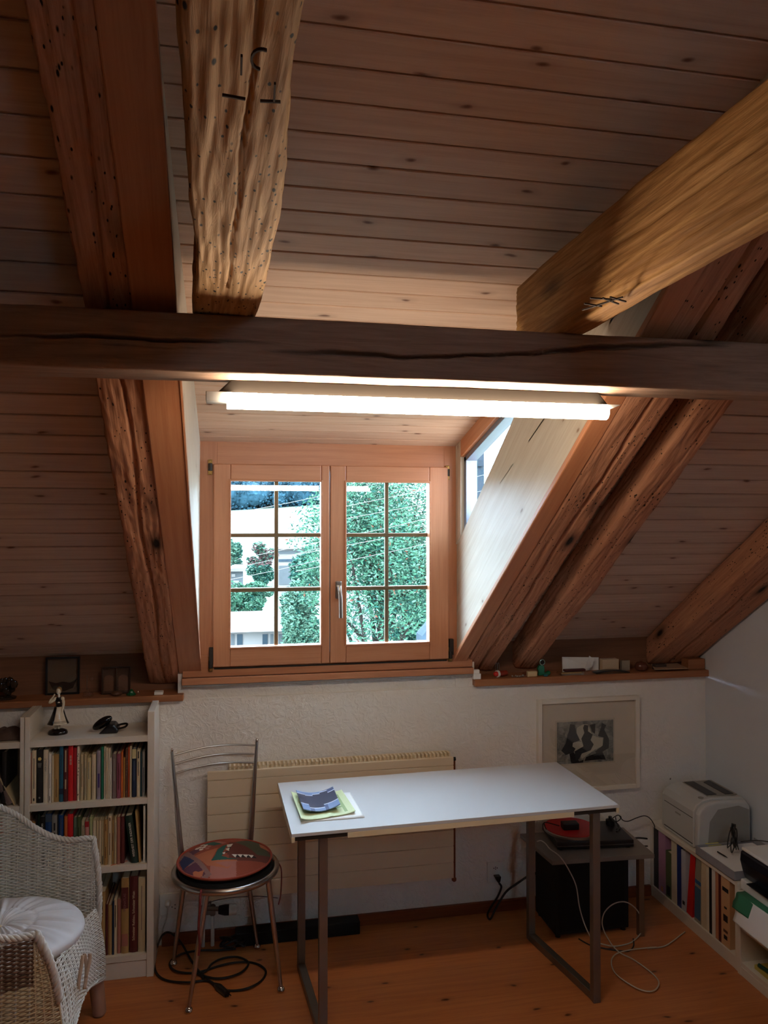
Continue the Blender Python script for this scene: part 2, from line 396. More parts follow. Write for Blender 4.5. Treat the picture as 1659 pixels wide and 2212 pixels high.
# ---------------- window_1
w1 = bpy.data.objects.new('window_1', None); COL.objects.link(w1); w1.location = (.44, YW, 1.08); PM['window_1'] = Matrix.Translation((.44, YW, 1.08)); struct(w1)
def wb(name, x0, x1, z0, z1, y0, y1, mat, bevel=.0015, parent=w1): return MB().box(x0, x1, y0, y1, z0, z1).build(name, mat, parent, bevel=bevel)
WX, WZ = M['winwood'], M['winwood_z']
wb('casing', -.188, 1.073, 1.106, 1.195, 3.312, 3.45, WX); wb('casing', -.126, -.05, 1.195, 2.10, 3.312, 3.45, WZ)
wb('casing', .942, 1.012, 1.195, 2.10, 3.312, 3.45, WZ); wb('casing', -.05, .942, 1.985, 2.115, 3.312, 3.45, WX)
wb('sill_board', -.190, 1.075, 1.076, 1.103, 3.300, 3.45, WX)
wb('sill_strip', -.190, 1.075, 1.066, 1.076, 3.308, 3.45, M['gplast'])
wb('fitting_strip', -.06, .953, 1.136, 1.142, 3.308, 3.35, M['darksteel'])
def sash(x0, x1, gx0, gx1, gz0, gz1, zb, zt, lab):
    r = bpy.data.objects.new('sash', None); COL.objects.link(r); r.parent = w1; r.matrix_parent_inverse = PM['window_1'].inverted(); PM[r.name] = Matrix.Identity(4)
    y0, y1 = 3.290, 3.352
    def pc_(x0, x1, z0, z1, mt): return wb('stile' if mt is WZ else 'rail', x0, x1, z0, z1, y0, y1, mt, .004, r)
    pc_(x0, gx0, zb, zt, WZ); pc_(gx1, x1, zb, zt, WZ)
    pc_(gx0, gx1, zb, gz0, WX); pc_(gx0, gx1, gz1, zt, WX)
    # glazing bead
    bd = MB(); w = .006
    for a, b, c, d in ((gx0-w, gx0+.002, gz0-w, gz1+w), (gx1-.002, gx1+w, gz0-w, gz1+w), (gx0, gx1, gz0-w, gz0+.002), (gx0, gx1, gz1-.002, gz1+w)): bd.box(a, b, y0-.004, y0+.01, c, d)
    bd.build('glazing_bead', WX, r, bevel=.002)
    MB().add([(gx0-.003,3.3195,gz0-.003),(gx1+.003,3.3195,gz0-.003),(gx1+.003,3.3295,gz1+.003),(gx0-.003,3.3295,gz1+.003)], [(0,1,2,3)]).build('pane', M['glass'], r)
    mu = MB(); xm = (gx0+gx1)/2+.002; w = .0085
    mu.box(xm-w, xm+w, 3.333, 3.349, gz0, gz1)
    for k in (1, 2):
        z = gz0+(gz1-gz0)*k/3+.003; mu.box(gx0, gx1, 3.331, 3.351, z-w, z+w)
    mu.build('glazing_bars', M['bronze'], r, bevel=.002)
    return r
sa = sash(-.064, .4245, .006, .389, 1.228, 1.929, 1.149, 1.999, '')
sb = sash(.4275, .956, .496, .869, 1.226, 1.929, 1.149, 1.999, '')
# handle
h = MB(); hx = at(731,1280,Y=3.29).x; hz = at(731,1280,Y=3.29).z
h.box(hx-.014, hx+.014, 3.280, 3.291, hz-.026, hz+.05); h.build('handle_plate', M['chrome'], w1, bevel=.005)
h = MB(); h.tube([(hx, 3.288, hz+.022), (hx, 3.262, hz+.022)], .009, 12); h.tube(spline([(hx, 3.26, hz+.03), (hx+.001, 3.255, hz+.01), (hx+.004, 3.252, hz-.03), (hx+.005, 3.25, hz-.105)], 6), .0085, 10)
h.build('handle', M['chrome'], w1, smooth=True)
for x, z, b in ((-.078, 1.985, 0), (.955, 1.975, 0), (-.074, 1.16, 1), (.967, 1.165, 1)):
    h = MB(); h.box(x-.009, x+.009, 3.300, 3.313, z-.032, z+.032); h.tube([(x, 3.298, z-.016), (x, 3.298, z+.016)], .009, 10, m=1)
    for q in (-.024, .024): h.tube([(x, 3.3, z+q), (x, 3.296, z+q)], .006, 8)
    if b: h.box(x-.006, x+.013, 3.292, 3.312, z, z+.07, 1)
    h.build('hinge', [M['brass'], M['darksteel']], w1, bevel=.002)

# ---------------- ledges
def board_thing(name, x0, x1, z0, z1, lab):
    m = MB(); m.box(x0, x1, 3.298, 3.43, z0, z1); o = m.build(name, M['ledge'], bevel=.004); return struct(o)
board_thing('trim_3', XL, -.183, 1.012, 1.039, '')
board_thing('trim_4', 1.080, XR, 1.018, 1.049, '')

# ---------------- trims (planed boards beside the dormer)
def raf_frame(x0, v0, z0=1.12):
    return frame((x0, YW-v0*CA, z0+v0*SA), (0,-CA,SA), (1,0,0), (0,-SA,-CA))   # x up the slope, y = room X, z out of the roof into the room
def trim(name, x0, x1, v0, v1, zt=.0, th=.02):
    m = MB(); m.box(0, v1-v0, 0, x1-x0, zt-th, zt); return struct(m.build(name, M['trim'], matrix=raf_frame(x0, v0), bevel=.004))
trim('trim_5', -.204, -.112, .0, vr-.1)
trim('trim_6', .982, 1.045, .0, vr-.1)
m = MB(); m.box(0, 2.6, 0, .004, -.02, .003); struct(m.build('trim_7', M['trim'], matrix=raf_frame(-.116, .03)))

# ================================================================ OLD TIMBERS
def hewn(name, mat, L, sec, M4, amp=.004, rough=.003, cracks=(), res=.012, pres=.006, taper=None, wane=None, rnd=.012, seed=0, parent=None, flow=8.0):
    """a timber: section polygon (y, z) resampled, extruded along x and worn by stretched noise; cracks are real grooves"""
    P = [V((a, b)) for a, b in sec]; n = len(P); ring = []
    for i in range(n):      # rounded corners
        a, b, c = P[i-1], P[i], P[(i+1)%n]
        r = min(rnd, (a-b).length*.4, (c-b).length*.4); p0 = b+(a-b).normalized()*r; p1 = b+(c-b).normalized()*r
        for k in range(5):
            t = k/4; ring.append((1-t)**2*p0+2*t*(1-t)*b+t*t*p1)
    out = []
    for i in range(len(ring)):
        a, b = ring[i], ring[(i+1)%len(ring)]; k = max(1, int((b-a).length/pres)) if (b-a).length > pres*1.3 else 1
        for j in range(k): out.append(a+(b-a)*j/k)
    N = len(out); cen = sum(out, V((0,0)))/N
    nor = []
    for i in range(N):
        t = out[(i+1)%N]-out[i-1]; q = V((t.y, -t.x)).normalized()
        if q.dot(out[i]-cen) < 0: q = -q
        nor.append(q)
    m = MB(); K = max(2, int(L/res)); so = V((seed*3.7, seed*1.3, seed*9.1))
    for i in range(K+1):
        x = L*i/K; sc = taper(x) if taper else (1, 1, 0, 0)
        for p, q in zip(out, nor):
            y = cen.x+(p.x-cen.x)*sc[0]+sc[2]; z = cen.y+(p.y-cen.y)*sc[1]+sc[3]
            s0 = noise.noise(V((x*1.6, y*5, z*5))+so)*amp*1.6+noise.noise(V((x*5, y*14, z*14))+so)*amp*.6
            w = noise.noise(V((x*2, y*9, z*9))+so)*.02
            g = abs(noise.noise(V((x*flow*.5, (y+w)*70, (z+w)*70))+so)); g2 = noise.noise(V((x*flow*3, y*120, z*120))+so)
            d = s0-rough*(1-g)*.9+rough*.5*g2
            for fn in cracks:
                r = fn(x)
                if r is None: continue
                cy, cz, cw, cdp = r; e = math.hypot(y-cy, z-cz)
                if e < cw: d -= cdp*(1-(e/cw)**2)
            m.v.append((x, y+q.x*d, z+q.y*d))
    for i in range(K):
        for j in range(N):
            a = i*N+j; b = i*N+(j+1)%N; m.f.append((a, b, b+N, a+N)); m.m.append(0)
    m.f.append(tuple(range(N))[::-1]); m.m.append(0); m.f.append(tuple(range(K*N, K*N+N))); m.m.append(0)
    return m.build(name, mat, parent, smooth=True, matrix=M4, ang=0)
def rect(w, h): return [(0, -h), (w, -h), (w, 0), (0, 0)]
# horizontal purlin
YP = 1.65; PZ0, PZ1 = 2.068, 2.191
ck = [at(0,722,Y=YP), at(230,727,Y=YP), at(450,737,Y=YP), at(640,741,Y=YP)]
ck2 = [at(545,757,Y=YP), at(700,761,Y=YP), at(860,770,Y=YP), at(1080,766,Y=YP), at(1250,752,Y=YP), at(1420,743,Y=YP), at(1640,748,Y=YP)]
def crackfn(pts, x0, y, w0, dp):
    xs = [p.x-x0 for p in pts]; zs = [p.z for p in pts]
    def f(x):
        if x < xs[0]-.9 or x > xs[-1]: return None
        if x <= xs[0]: z = zs[0]
        else:
            for a, b, c, d in zip(xs, xs[1:], zs, zs[1:]):
                if a <= x <= b: z = c+(d-c)*(x-a)/(b-a); break
        z += .0015*math.sin(x*23)+.001*math.sin(x*61)
        e = min(1, max(.15, min((xs[-1]-x)*4, 1 if xs[0] < .5 else (x-xs[0])*5+.15)))
        return (y, z-PZ0, w0*e*(1+.3*math.sin(x*9)), dp*e)
    return f
o = hewn('ceiling_beam', M['purlin'], XR-XL-.01, [(0, 0), (.13, 0), (.13, PZ1-PZ0), (0, PZ1-PZ0)], frame((XL+.005, YP, PZ0), (1,0,0), (0,1,0), (0,0,1)),
         amp=.002, rough=.0012, res=.012, pres=.0024, rnd=.01, seed=1,
         cracks=[crackfn(ck, XL, 0, .0062, .034), crackfn(ck2, XL, 0, .0054, .03)])
tag(o, 'dark brown horizontal beam with a long crack, crossing the whole room above the lamp', 'beam')
# rafters
LV = vr-.02
def rafter(x0, w, mat, label, v0=-.10, v1=LV, h=.118, cr=None, amp=.005, rough=.0035, seed=0, yaw=0, taper=None, rnd=.014, worm=None, pres=.006, res=.014):
    o = hewn('rafter', mat, v1-v0, [(0, -h), (w, -h), (w, 0), (0, 0)], raf_frame(x0, v0) @ Matrix.Rotation(yaw, 4, 'Z'), amp=amp, rough=rough, seed=seed, cracks=cr or (), taper=taper, rnd=rnd, pres=pres, res=res)
    return tag(o, label, 'rafter', None)
def lc(y0, y1, w, dp, z=0, wav=.003, a=0, b=9): return lambda x: (y0+(y1-y0)*x/2+wav*math.sin(x*7+y0*40), z, w*(.5+.5*min(1, abs(math.sin(x*1.3+.8))+.3)), dp) if a < x < b else None
rafter(-.335, .13, M['old_red'], 'worm-eaten old rafter rising left of the dormer window', cr=[lc(.07, .085, .005, .014, 0, .006)], amp=.007, rough=.006, seed=2, yaw=-.0, taper=lambda x: (1, 1, -.0+.03*min(x,2.2)/2.2*.9, 0), pres=.0045, res=.01)
rafter(1.047, .15, M['old_red'], 'old rafter with a deep crack, right beside the dormer cheek boards', cr=[lc(.09, .075, .007, .03, 0, .004), lc(.045, .03, .004, .008, 0, .005, .3, 1.1)], seed=3, amp=.005, taper=lambda x: (1, 1, .008-.018*min(x, 2)/2, 0), pres=.0045)
rafter(1.285, .125, M['old_red'], 'gnarled rafter standing clear to the right of the cracked one', cr=[lc(.05, .06, .003, .006, 0, .006)], seed=4, amp=.008, rough=.005, taper=lambda x: (1, 1, .02-.045*min(x, 2)/2, 0), rnd=.03, pres=.0045)
rafter(1.99, .25, M['old_red'], 'wide brown rafter with a lengthwise crack lying along the right wall', cr=[lc(.12, .10, .007, .03)], seed=5, amp=.003, rough=.002)
# tie beams above the purlin
zt = PZ1-.002
pA = at(480,673,Z=2.19); 
def tl(x):
    k = 1+.0*x
    return (1-.07*x+.05*math.sin(x*4.2)+.03*math.sin(x*11), 1, .0+.012*math.sin(x*3.1+.4), 0)
dirL = V((.034, -1, 0)).normalized()
o = hewn('tie_beam', M['old'], 1.75, [(-.068, 0), (.068, 0), (.062, .19), (-.062, .19)], frame((-.022, 1.78, zt), dirL, V((dirL.y, -dirL.x, 0))*-1, (0,0,1)),
         amp=.0045, rough=.0055, seed=9, taper=tl, rnd=.02, pres=.0028, res=.005, flow=4,
         cracks=[lambda x: (.008+.002*math.sin(x*20), 0, .0028, .012) if .3 < x < 1.3 else None])
tag(o, 'rough hewn worm-eaten timber with adze marks, resting on the beam above the lamp\'s left end', 'beam')
tieL = o
m = MB()
def mark(mb, P, Q, w=.002):
    P, Q = V(P), V(Q); d = (Q-P); s = V((0,0,1)).cross(d).normalized()*w
    if s.length < .5*w: s = V((w,0,0))
    mb.obox((P+Q)/2, d/2, s*.5, (0,0,.0014))
zz = 2.1795
c0 = at(565,130,Z=zz)
arc = [at(565+22*math.cos(a), 128-22*math.sin(a), Z=zz) for a in [rad(60+k*25) for k in range(9)]]
for a, b in zip(arc, arc[1:]): mark(m, a, b)
for a, b in (((480,205),(530,214)), ((562,218),(606,220)), ((594,180),(592,220)), ((522,120),(521,160))): mark(m, at(*a,Z=zz), at(*b,Z=zz))
o = m.build('carved_mark', plain('groove_dark', (58,38,22), .9)); o.parent = tieL; o.matrix_parent_inverse = PM['tie_beam'].inverted()
XT = .752
secR = [(0, 0), (.052, -.002), (.15, .07), (.15, .205), (0, .205)]
o = hewn('tie_beam', M['old_gold'], 2.15, secR, frame((XT, 1.945, zt), (0,-1,0), (1,0,0), (0,0,1)), amp=.004, rough=.004, seed=12, rnd=.014, pres=.004, res=.007, flow=4,
         cracks=[lambda x: (.0, .012+.004*math.sin(x*3), .003, .01) if .35 < x < 2 else None, lambda x: (0, .10+.02*x+.008*math.sin(x*5), .003, .006) if .2 < x < 2 else None],
         taper=lambda x: (1, .93+.07*min(1, x*6), 0, 0))
tag(o, 'golden old timber with knots and carved marks, resting on the beam\'s right half', 'beam')
tieR = o
m = MB()
for a, b in (((1262,654),(1300,660)), ((1275,642),(1322,645)), ((1302,642),(1336,655)), ((1258,668),(1345,640)), ((1318,640),(1352,650))):
    P = at(*a, Z=2.187); Q = at(*b, Z=2.187); mark(m, (P.x, P.y, 2.1855), (Q.x, Q.y, 2.1855), .003)
o = m.build('carved_mark', bpy.data.materials['groove_dark']); o.parent = tieR; o.matrix_parent_inverse = PM['tie_beam.001'].inverted()

# ================================================================ LAMP
a = at(490,866,Y=1.740); b = at(1303,887,Y=1.740); e0 = at(445,862,Y=1.740); e1 = at(1335,884,Y=1.740)
LZ = (a.z+b.z)/2; LY = 1.738
lamp = thing('fluorescent_lamp', ((a.x+b.x)/2, LY, LZ), 'long fluorescent tube lamp glowing white under the horizontal beam', 'lamp')
m = MB(); hw = .02
P0, P1 = a.x-.02, b.x+.015
m.add([(P0-.004,LY+.002,LZ+.010),(P1+.004,LY+.002,LZ+.010),(P1+.004,LY+.016,LZ+.016),(P0-.004,LY+.016,LZ+.016),(P0+.03,LY-.004,PZ0+.002),(P1-.03,LY-.004,PZ0+.002),(P1-.03,LY+.022,PZ0+.002),(P0+.03,LY+.022,PZ0+.002)],
      [(0,3,2,1),(4,5,6,7),(0,1,5,4),(1,2,6,5),(2,3,7,6),(3,0,4,7)])
m.build('housing', plain('lamp_housing', (34,29,24), .85, spec=.08), lamp, bevel=.003)
m = MB(); m.box(e0.x, a.x+.012, LY-.016, LY+.03, LZ-.006, LZ+.0155); m.build('end_cap', M['gplast'], lamp, bevel=.0015)
m = MB(); m.prism([(b.x-.012,-.006),(e1.x,.0155),(b.x-.012,.0155)], lambda p, q, k: (p, LY-.016+.046*k, LZ+q)); m.build('end_cap', M['gplast'], lamp, bevel=.001)
LAMP_S = 56
m = MB(); m.tube([(a.x, LY-.013, LZ-.004), (b.x, LY-.013, LZ-.004)], .0185, 20); m.build('tube', emit('tube_light', (1.0, .84, .65), LAMP_S), lamp, smooth=True)
# ================================================================ OUTSIDE
w = bpy.data.worlds.new('world'); scn.world = w; w.use_nodes = True
bg = w.node_tree.nodes['Background']; bg.inputs[0].default_value = (.56, .77, 1.0, 1); bg.inputs[1].default_value = 28.0
def ext(name, c, rough=.9, var=.25, sc=3):
    t = NT(name); cc = tuple(min(.9, x*f) for x, f in zip(lin(c), (.176, .146, .133))); nz = t.noise(t.coord(), sc, 4, .7)
    t.col(t.mix((t.ramp((nz, 0), [(.3, (0,0,0)), (.7, (1,1,1))]), 0), tuple(x*(1-var) for x in cc), tuple(min(1, x*(1+var)) for x in cc)))
    t.set(Roughness=rough, Specular_IOR_Level=.1); return t.m
G = {'meadow': ext('meadow_grass', (196,226,204), sc=.05, var=.08), 'lawn': ext('lawn', (120,176,140), sc=.3),
     'ash': ext('ash_leaves', (112,190,150), sc=1.2, var=.5), 'dark': ext('dark_leaves', (56,128,112), sc=1, var=.5), 'light': ext('light_leaves', (150,214,180), sc=1, var=.4),
     'forest': ext('forest_leaves', (78,134,158), sc=.12, var=.5), 'pink': ext('copper_twigs', (176,140,140), sc=1), 'seed': ext('seed_pods', (196,128,104), sc=5),
     'bark': ext('bark', (84,78,70), sc=5), 'wall': ext('render_white', (226,230,228), sc=2, var=.04), 'roof': ext('pale_roof', (222,222,222), sc=2, var=.05),
     'hwin': ext('house_window', (60,92,110), sc=2, rough=.2), 'grey': ext('grey_render', (150,164,170), sc=2, var=.05), 'slate': ext('slate_shingles', (96,122,140), sc=6, var=.3)}
# terrain with meadow hill
def hz(x, y):
    if y < 60: return -7.0
    if y < 210:
        t = (y-60)/150; return -7+t*(12.5+.06*x)
    return 5.5+.06*x+(y-210)*.10
m = MB(); m.grid(lambda u, v: (-160+u*320, 6+(v**1.5)*294, hz(-160+u*320, 6+(v**1.5)*294)+.3*noise.noise(V((u*30, v*30, 0)))), 40, 50)
g = m.build('ground', G['meadow'], smooth=True); struct(g)
# forest edge on the hill
m = MB(); rnd = random.Random(3)
ico = bmesh.new(); bmesh.ops.create_icosphere(ico, subdivisions=2, radius=1); iv = [v.co.copy() for v in ico.verts]; iff = [tuple(v.index for v in f.verts) for f in ico.faces]; ico.free()
for k in range(330):
    x = rnd.uniform(-52, 30); y = 206+(k % 5)*6+rnd.uniform(0, 4); r = rnd.uniform(2.0, 3.6); z = hz(x, y)+r*.7+rnd.uniform(0, 2.2)
    so = V((k*3.1, k*.7, 0))
    for q in range(200):
        d = V((rnd.gauss(0,1), rnd.gauss(0,1), rnd.gauss(0,1))).normalized(); P = V((x+d.x*r, y+d.y*r, z+d.z*r*1.25)); s_ = rnd.uniform(.25, .6)
        a = V((rnd.gauss(0,1), rnd.gauss(0,1), rnd.gauss(0,.6))).normalized()*s_; b = a.cross(V((rnd.gauss(0,1), rnd.gauss(0,1), rnd.gauss(0,1)))).normalized()*s_*.7
        m.add([P-a, P+b, P+a, P-b], [(0,1,2,3)])
    m.add([(x+p.x*r*.78, y+p.y*r*.78, z+p.z*r*.95) for p in iv], iff)
o = m.build('forest', G['forest']); tag(o, 'dark wooded strip along the hilltop behind the pale meadow', 'forest', kind='stuff')
def tree(name, c, R, n, mat, label, leaf=.1, mats=None, trunk=None, seedf=0, sd=1, branches=8, blobs=14, dens=1.0):
    """foliage of many small leaves gathered in clusters round a branching stem"""
    rn = random.Random(sd); c = V(c); root = thing(name, (c.x, c.y, c.z-R[2]-.5), label, 'tree')
    f = MB(); cl = []
    for k in range(blobs):
        d = V((rn.gauss(0,1), rn.gauss(0,1), rn.gauss(0,1))).normalized()*(rn.random()**.4)
        cl.append((c+V((d.x*R[0], d.y*R[1], d.z*R[2]))*.8, rn.uniform(.24, .42)))
    for k in range(n):
        p, q = cl[rn.randrange(blobs)]
        d = V((rn.gauss(0,1), rn.gauss(0,1), rn.gauss(0,1))).normalized()*(rn.random()**.33)
        P = p+V((d.x*R[0]*q, d.y*R[1]*q, d.z*R[2]*q)); s = leaf*rn.uniform(.6, 1.4)
        a = V((rn.gauss(0,1), rn.gauss(0,1), rn.gauss(0,.5))).normalized()*s; b = a.cross(V((rn.gauss(0,1), rn.gauss(0,1), rn.gauss(0,1)))).normalized()*s*.42
        f.add([P-a, P+b*.9, P+a, P-b*.9], [(0,1,2,3)], 1 if rn.random() < seedf else (2 if rn.random() < .3 else (3 if rn.random() < .25 else 0)))
    f.build('foliage', [mat, G['seed'], G['light'], G['dark']], root)
    t = MB(); base = V(trunk) if trunk else V((c.x, c.y, hz(c.x, c.y)))
    t.tube([base, base.lerp(c, .5)+V((.05*R[0],0,0)), c], [R[0]*.09, R[0]*.07, R[0]*.03], 8)
    for k in range(branches):
        p, q = cl[k % blobs]; s0 = base.lerp(c, .55+.4*k/branches); t.tube([s0, s0.lerp(p, .5)+V((0,0,-.04*R[0])), p], [R[0]*.03, R[0]*.02, R[0]*.008], 5)
    t.build('trunk', G['bark'], root); return root
def pxs(x, y, Y): return at(x, y, Y=Y)
c = pxs(815, 1190, 15)
tree('ash_tree', (c.x+.15, 15.5, c.z+.1), (1.8, 1.5, 2.5), 40000, G['ash'], 'large leafy green tree filling the right half of the window view', leaf=.042, seedf=.02, sd=5, blobs=60, branches=26)
c = pxs(900, 1360, 18); tree('dark_tree', (c.x+.5, 19, c.z), (1.3, 1, 1.0), 5000, G['dark'], 'dark green tree low at the right edge of the window view', leaf=.09, sd=6, blobs=14)
c = pxs(655, 1345, 26); tree('bushy_tree', (c.x, 27, c.z+.1), (1.0, 1, 1.9), 9000, G['light'], 'pale green bushy tree right beside the white hip-roofed house', leaf=.08, sd=7, blobs=14)
c = pxs(648, 1245, 42); tree('tall_tree', (c.x+.2, 42, c.z), (1.0, 1.2, 2.1), 4000, G['dark'], 'green tree standing at the right edge of the left sash view', leaf=.14, sd=8, blobs=14)
c = pxs(562, 1240, 52); tree('round_tree', (c.x, 52, c.z), (1.0, 1, 1.0), 3600, G['dark'], 'round dark green tree in the middle of the left sash view', leaf=.11, sd=9, blobs=12)
c = pxs(566, 1200, 72); tree('copper_tree', (c.x, 72, c.z), (1.5, 1.2, 1.5), 1500, G['pink'], 'pinkish sparsely leaved tree behind the round green one', leaf=.2, sd=10, blobs=10)
c = pxs(535, 1300, 42); tree('broad_tree', (c.x-.3, 42, c.z), (1.7, 1.4, 1.15), 9000, G['ash'], 'broad green tree behind the white roof in the left sash view', leaf=.1, sd=11, blobs=18)
c = pxs(505, 1200, 60); tree('small_tree', (c.x-.6, 60, c.z), (1.1, 1, 1.4), 2600, G['light'], 'pale small tree at the left edge of the left sash view', leaf=.15, sd=12, blobs=9)
c = pxs(545, 1268, 48); tree('pale_tree', (c.x, 47, c.z-.3), (1.3, 1, .75), 5000, G['light'], 'pale leafy shrub between the round tree and the broad tree', leaf=.1, sd=14, blobs=12)
c = pxs(512, 1172, 72); tree('garden_tree', (c.x-.3, 72, c.z-1), (1.2, 1, 1.6), 2600, G['dark'], 'dark garden tree half hidden left of the pinkish tree', leaf=.15, sd=13, blobs=9)
def house(name, label, parts):
    r = thing(name, parts[0], label, 'house'); return r
# white hip-roofed house
Y0 = 30; A = pxs(440,1363,Y0); B = pxs(676,1352,Y0); zb = pxs(500,1420,Y0).z; ze = A.z
hr = thing('hip_roofed_house', (0, Y0, zb), 'white house with pale hip roof and blue-grey windows below the trees', 'house')
m = MB(); m.box(A.x+.3, B.x-.35, Y0, Y0+6, -7, ze); m.build('wall', G['wall'], hr)
r1 = pxs(545,1320,Y0+3); m = MB(); xa, xb = A.x-.1, B.x+.05; zr_ = r1.z
m.add([(xa,Y0-.4,ze-.03),(xb,Y0-.4,ze-.03),(xb,Y0+6.4,ze-.03),(xa,Y0+6.4,ze-.03),(r1.x-.35,Y0+3,zr_),(r1.x+.35,Y0+3,zr_)], [(0,3,2,1),(0,1,5,4),(2,3,4,5),(1,2,5),(3,0,4)]); m.build('roof', G['roof'], hr)
for xa, xb in ((499,506),(512,524),(567,578),(584,590),(602,616)):
    a_, b_ = pxs(xa,1370,Y0), pxs(xb,1398,Y0); m = MB(); m.box(a_.x, b_.x, Y0-.04, Y0+.02, b_.z-.3, a_.z); m.build('house_window', G['hwin'] if xa in (512,567) else G['grey'], hr)
# apartment block
def block(name, label, x0, x1, y0, y1, Y, dep, mat, wins, roof=True):
    a_, b_ = pxs(x0,y0,Y), pxs(x1,y1,Y); r = thing(name, ((a_.x+b_.x)/2, Y, b_.z), label, 'house')
    m = MB(); m.box(a_.x, b_.x, Y, Y+dep, min(-7, b_.z), a_.z); m.build('wall', mat, r)
    if roof: m = MB(); m.box(a_.x-.3, b_.x+.3, Y-.5, Y+dep+.3, a_.z, a_.z+.25); m.build('roof', G['roof'], r)
    for p in wins:
        c_, d_ = pxs(p[0],p[1],Y), pxs(p[2],p[3],Y); m = MB(); m.box(c_.x, d_.x, Y-.08, Y+.05, d_.z, c_.z); m.build(p[4] if len(p) > 4 else 'house_window', G['grey'] if len(p) < 6 else G[p[5]], r)
    return r
block('apartment_block', 'pale apartment block with long balcony bands beyond the round tree', 598, 668, 1186, 1262, 78, 8, G['wall'],
      [(600,1190,650,1196,'balcony'),(602,1208,655,1213,'balcony','slate'),(603,1222,655,1262,'house_window'),(628,1226,645,1234,'house_window','wall')])
block('grey_house', 'small grey-white house at the far left edge of the left sash view', 486, 525, 1234, 1275, 62, 5, G['grey'], [(500,1240,508,1246,'house_window','wall'),(504,1254,516,1262,'house_window','wall')])
block('white_house', 'white gabled house half hidden behind the large tree', 812, 842, 1318, 1390, 24, 5, G['wall'], [(818,1322,838,1330,'house_window'),(822,1350,832,1362)])
# slate tower seen through the side window
Y = 120; a_, b_ = pxs(1024,966,Y), pxs(1046,1200,Y)
r = thing('slate_tower', (a_.x, Y, b_.z), 'narrow blue-grey slate-clad tower seen through the triangular side window', 'tower')
m = MB(); m.box(a_.x-.2, b_.x, Y, Y+3, -7, a_.z); m.build('wall', G['slate'], r)
for y in (994, 1072):
    c_, d_ = pxs(1029,y,Y), pxs(1041,y+14,Y); m = MB(); m.box(c_.x, d_.x, Y-.6, Y, d_.z, d_.z+.5); m.box(c_.x, d_.x, Y-.1, Y, d_.z, c_.z); m.build('balcony', G['hwin'], r)
# neighbouring wall corner at the right edge
a_, b_ = pxs(912,1385,9), pxs(926,1348,9); m = MB(); m.prism([(a_.x,a_.z-1),(a_.x,a_.z+.06),(b_.x+.05,b_.z),(b_.x+1.2,b_.z+.05),(b_.x+1.2,a_.z-1)], lambda p, q, k: (p, 9+.3*k, q))
tag(m.build('roof_dormer', G['slate']), 'slate-grey corner of a neighbouring dormer at the lower right of the view', 'roof')
# power lines
for k, (p, q, Yw) in enumerate((((440,1120),(760,1055),13),((720,1098),(980,1040),12),((720,1124),(980,1072),12),((640,1180),(980,1105),12.5),((730,1180),(980,1130),12),((730,1214),(980,1158),12),((440,1240),(700,1180),13),((440,1262),(700,1206),13))):
    A_, B_ = pxs(p[0],p[1],Yw), pxs(q[0],q[1],Yw+1.5); A_ = A_+(A_-B_)*.3; B_ = B_+(B_-A_)*.3
    m = MB(); m.tube([A_, (A_+B_)/2-V((0,0,.03)), B_], .0035, 5)
    tag(m.build('power_line', G['wall']), 'thin pale power line crossing the window view', 'cable', 'power lines outside the window')
scn.render.film_transparent = False
vs = scn.view_settings; vs.view_transform = 'Standard'; vs.look = 'None'; vs.gamma = 1; vs.use_curve_mapping = False; vs.exposure = 0
# ================================================================ BOOKCASES
YF = 3.112; YBK = 3.325
def bookcase(x0, x1, tl, tr, label):
    r = thing('bookcase', ((x0+x1)/2, (YF+YBK)/2, 0), label, 'bookcase'); W = M['white']
    for a, b in ((x0, x0+tl), (x1-tr, x1)): m = MB(); m.box(a, b, YF-.002, YBK, 0, 1.020); m.build('side_panel', W, r, bevel=.0012)
    for z in (.928, .688, .435, .090): m = MB(); m.box(x0+tl, x1-tr, YF, YBK-.006, z-.024, z); m.build('shelf', W, r, bevel=.001)
    m = MB(); m.box(x0+tl, x1-tr, YF+.004, YF+.02, 0, .064); m.build('plinth', W, r, bevel=.001)
    m = MB(); m.box(x0+tl, x1-tr, YBK-.006, YBK, .0, .905); m.build('back_panel', W, r); return r
bookcase(-.751, -.281, .018, .026, 'white bookcase beside the metal chair, full of books')
bookcase(-1.24, -.753, .018, .014, 'white bookcase at the photo\'s left edge, mostly cut off')
BC = dict(cream=(214,196,164), ivory=(224,212,188), beige=(196,176,138), tan=(176,140,86), black=(24,22,22), white=(226,220,210), teal=(34,96,122), maroon=(92,34,34), red=(214,30,34), darkred=(168,24,34),
          yellowish=(206,190,140), lilac=(158,146,160), green=(20,112,84), brown=(96,62,44), greybrown=(124,104,98), mauve=(142,74,92), orange=(214,112,50), ochre=(176,128,64), rust=(196,78,30), navy=(26,40,66),
          darkteal=(30,62,70), grey=(140,136,128), blue=(30,70,130), slate=(70,84,104), darkgreen=(18,44,34), olive=(84,98,62), sage=(110,126,104), pink=(204,140,128), palegreen=(178,186,136), pinkbrown=(166,108,92), paper=(228,216,190))
for k, c in BC.items(): pc('book_'+k, c, .5, var=.05)
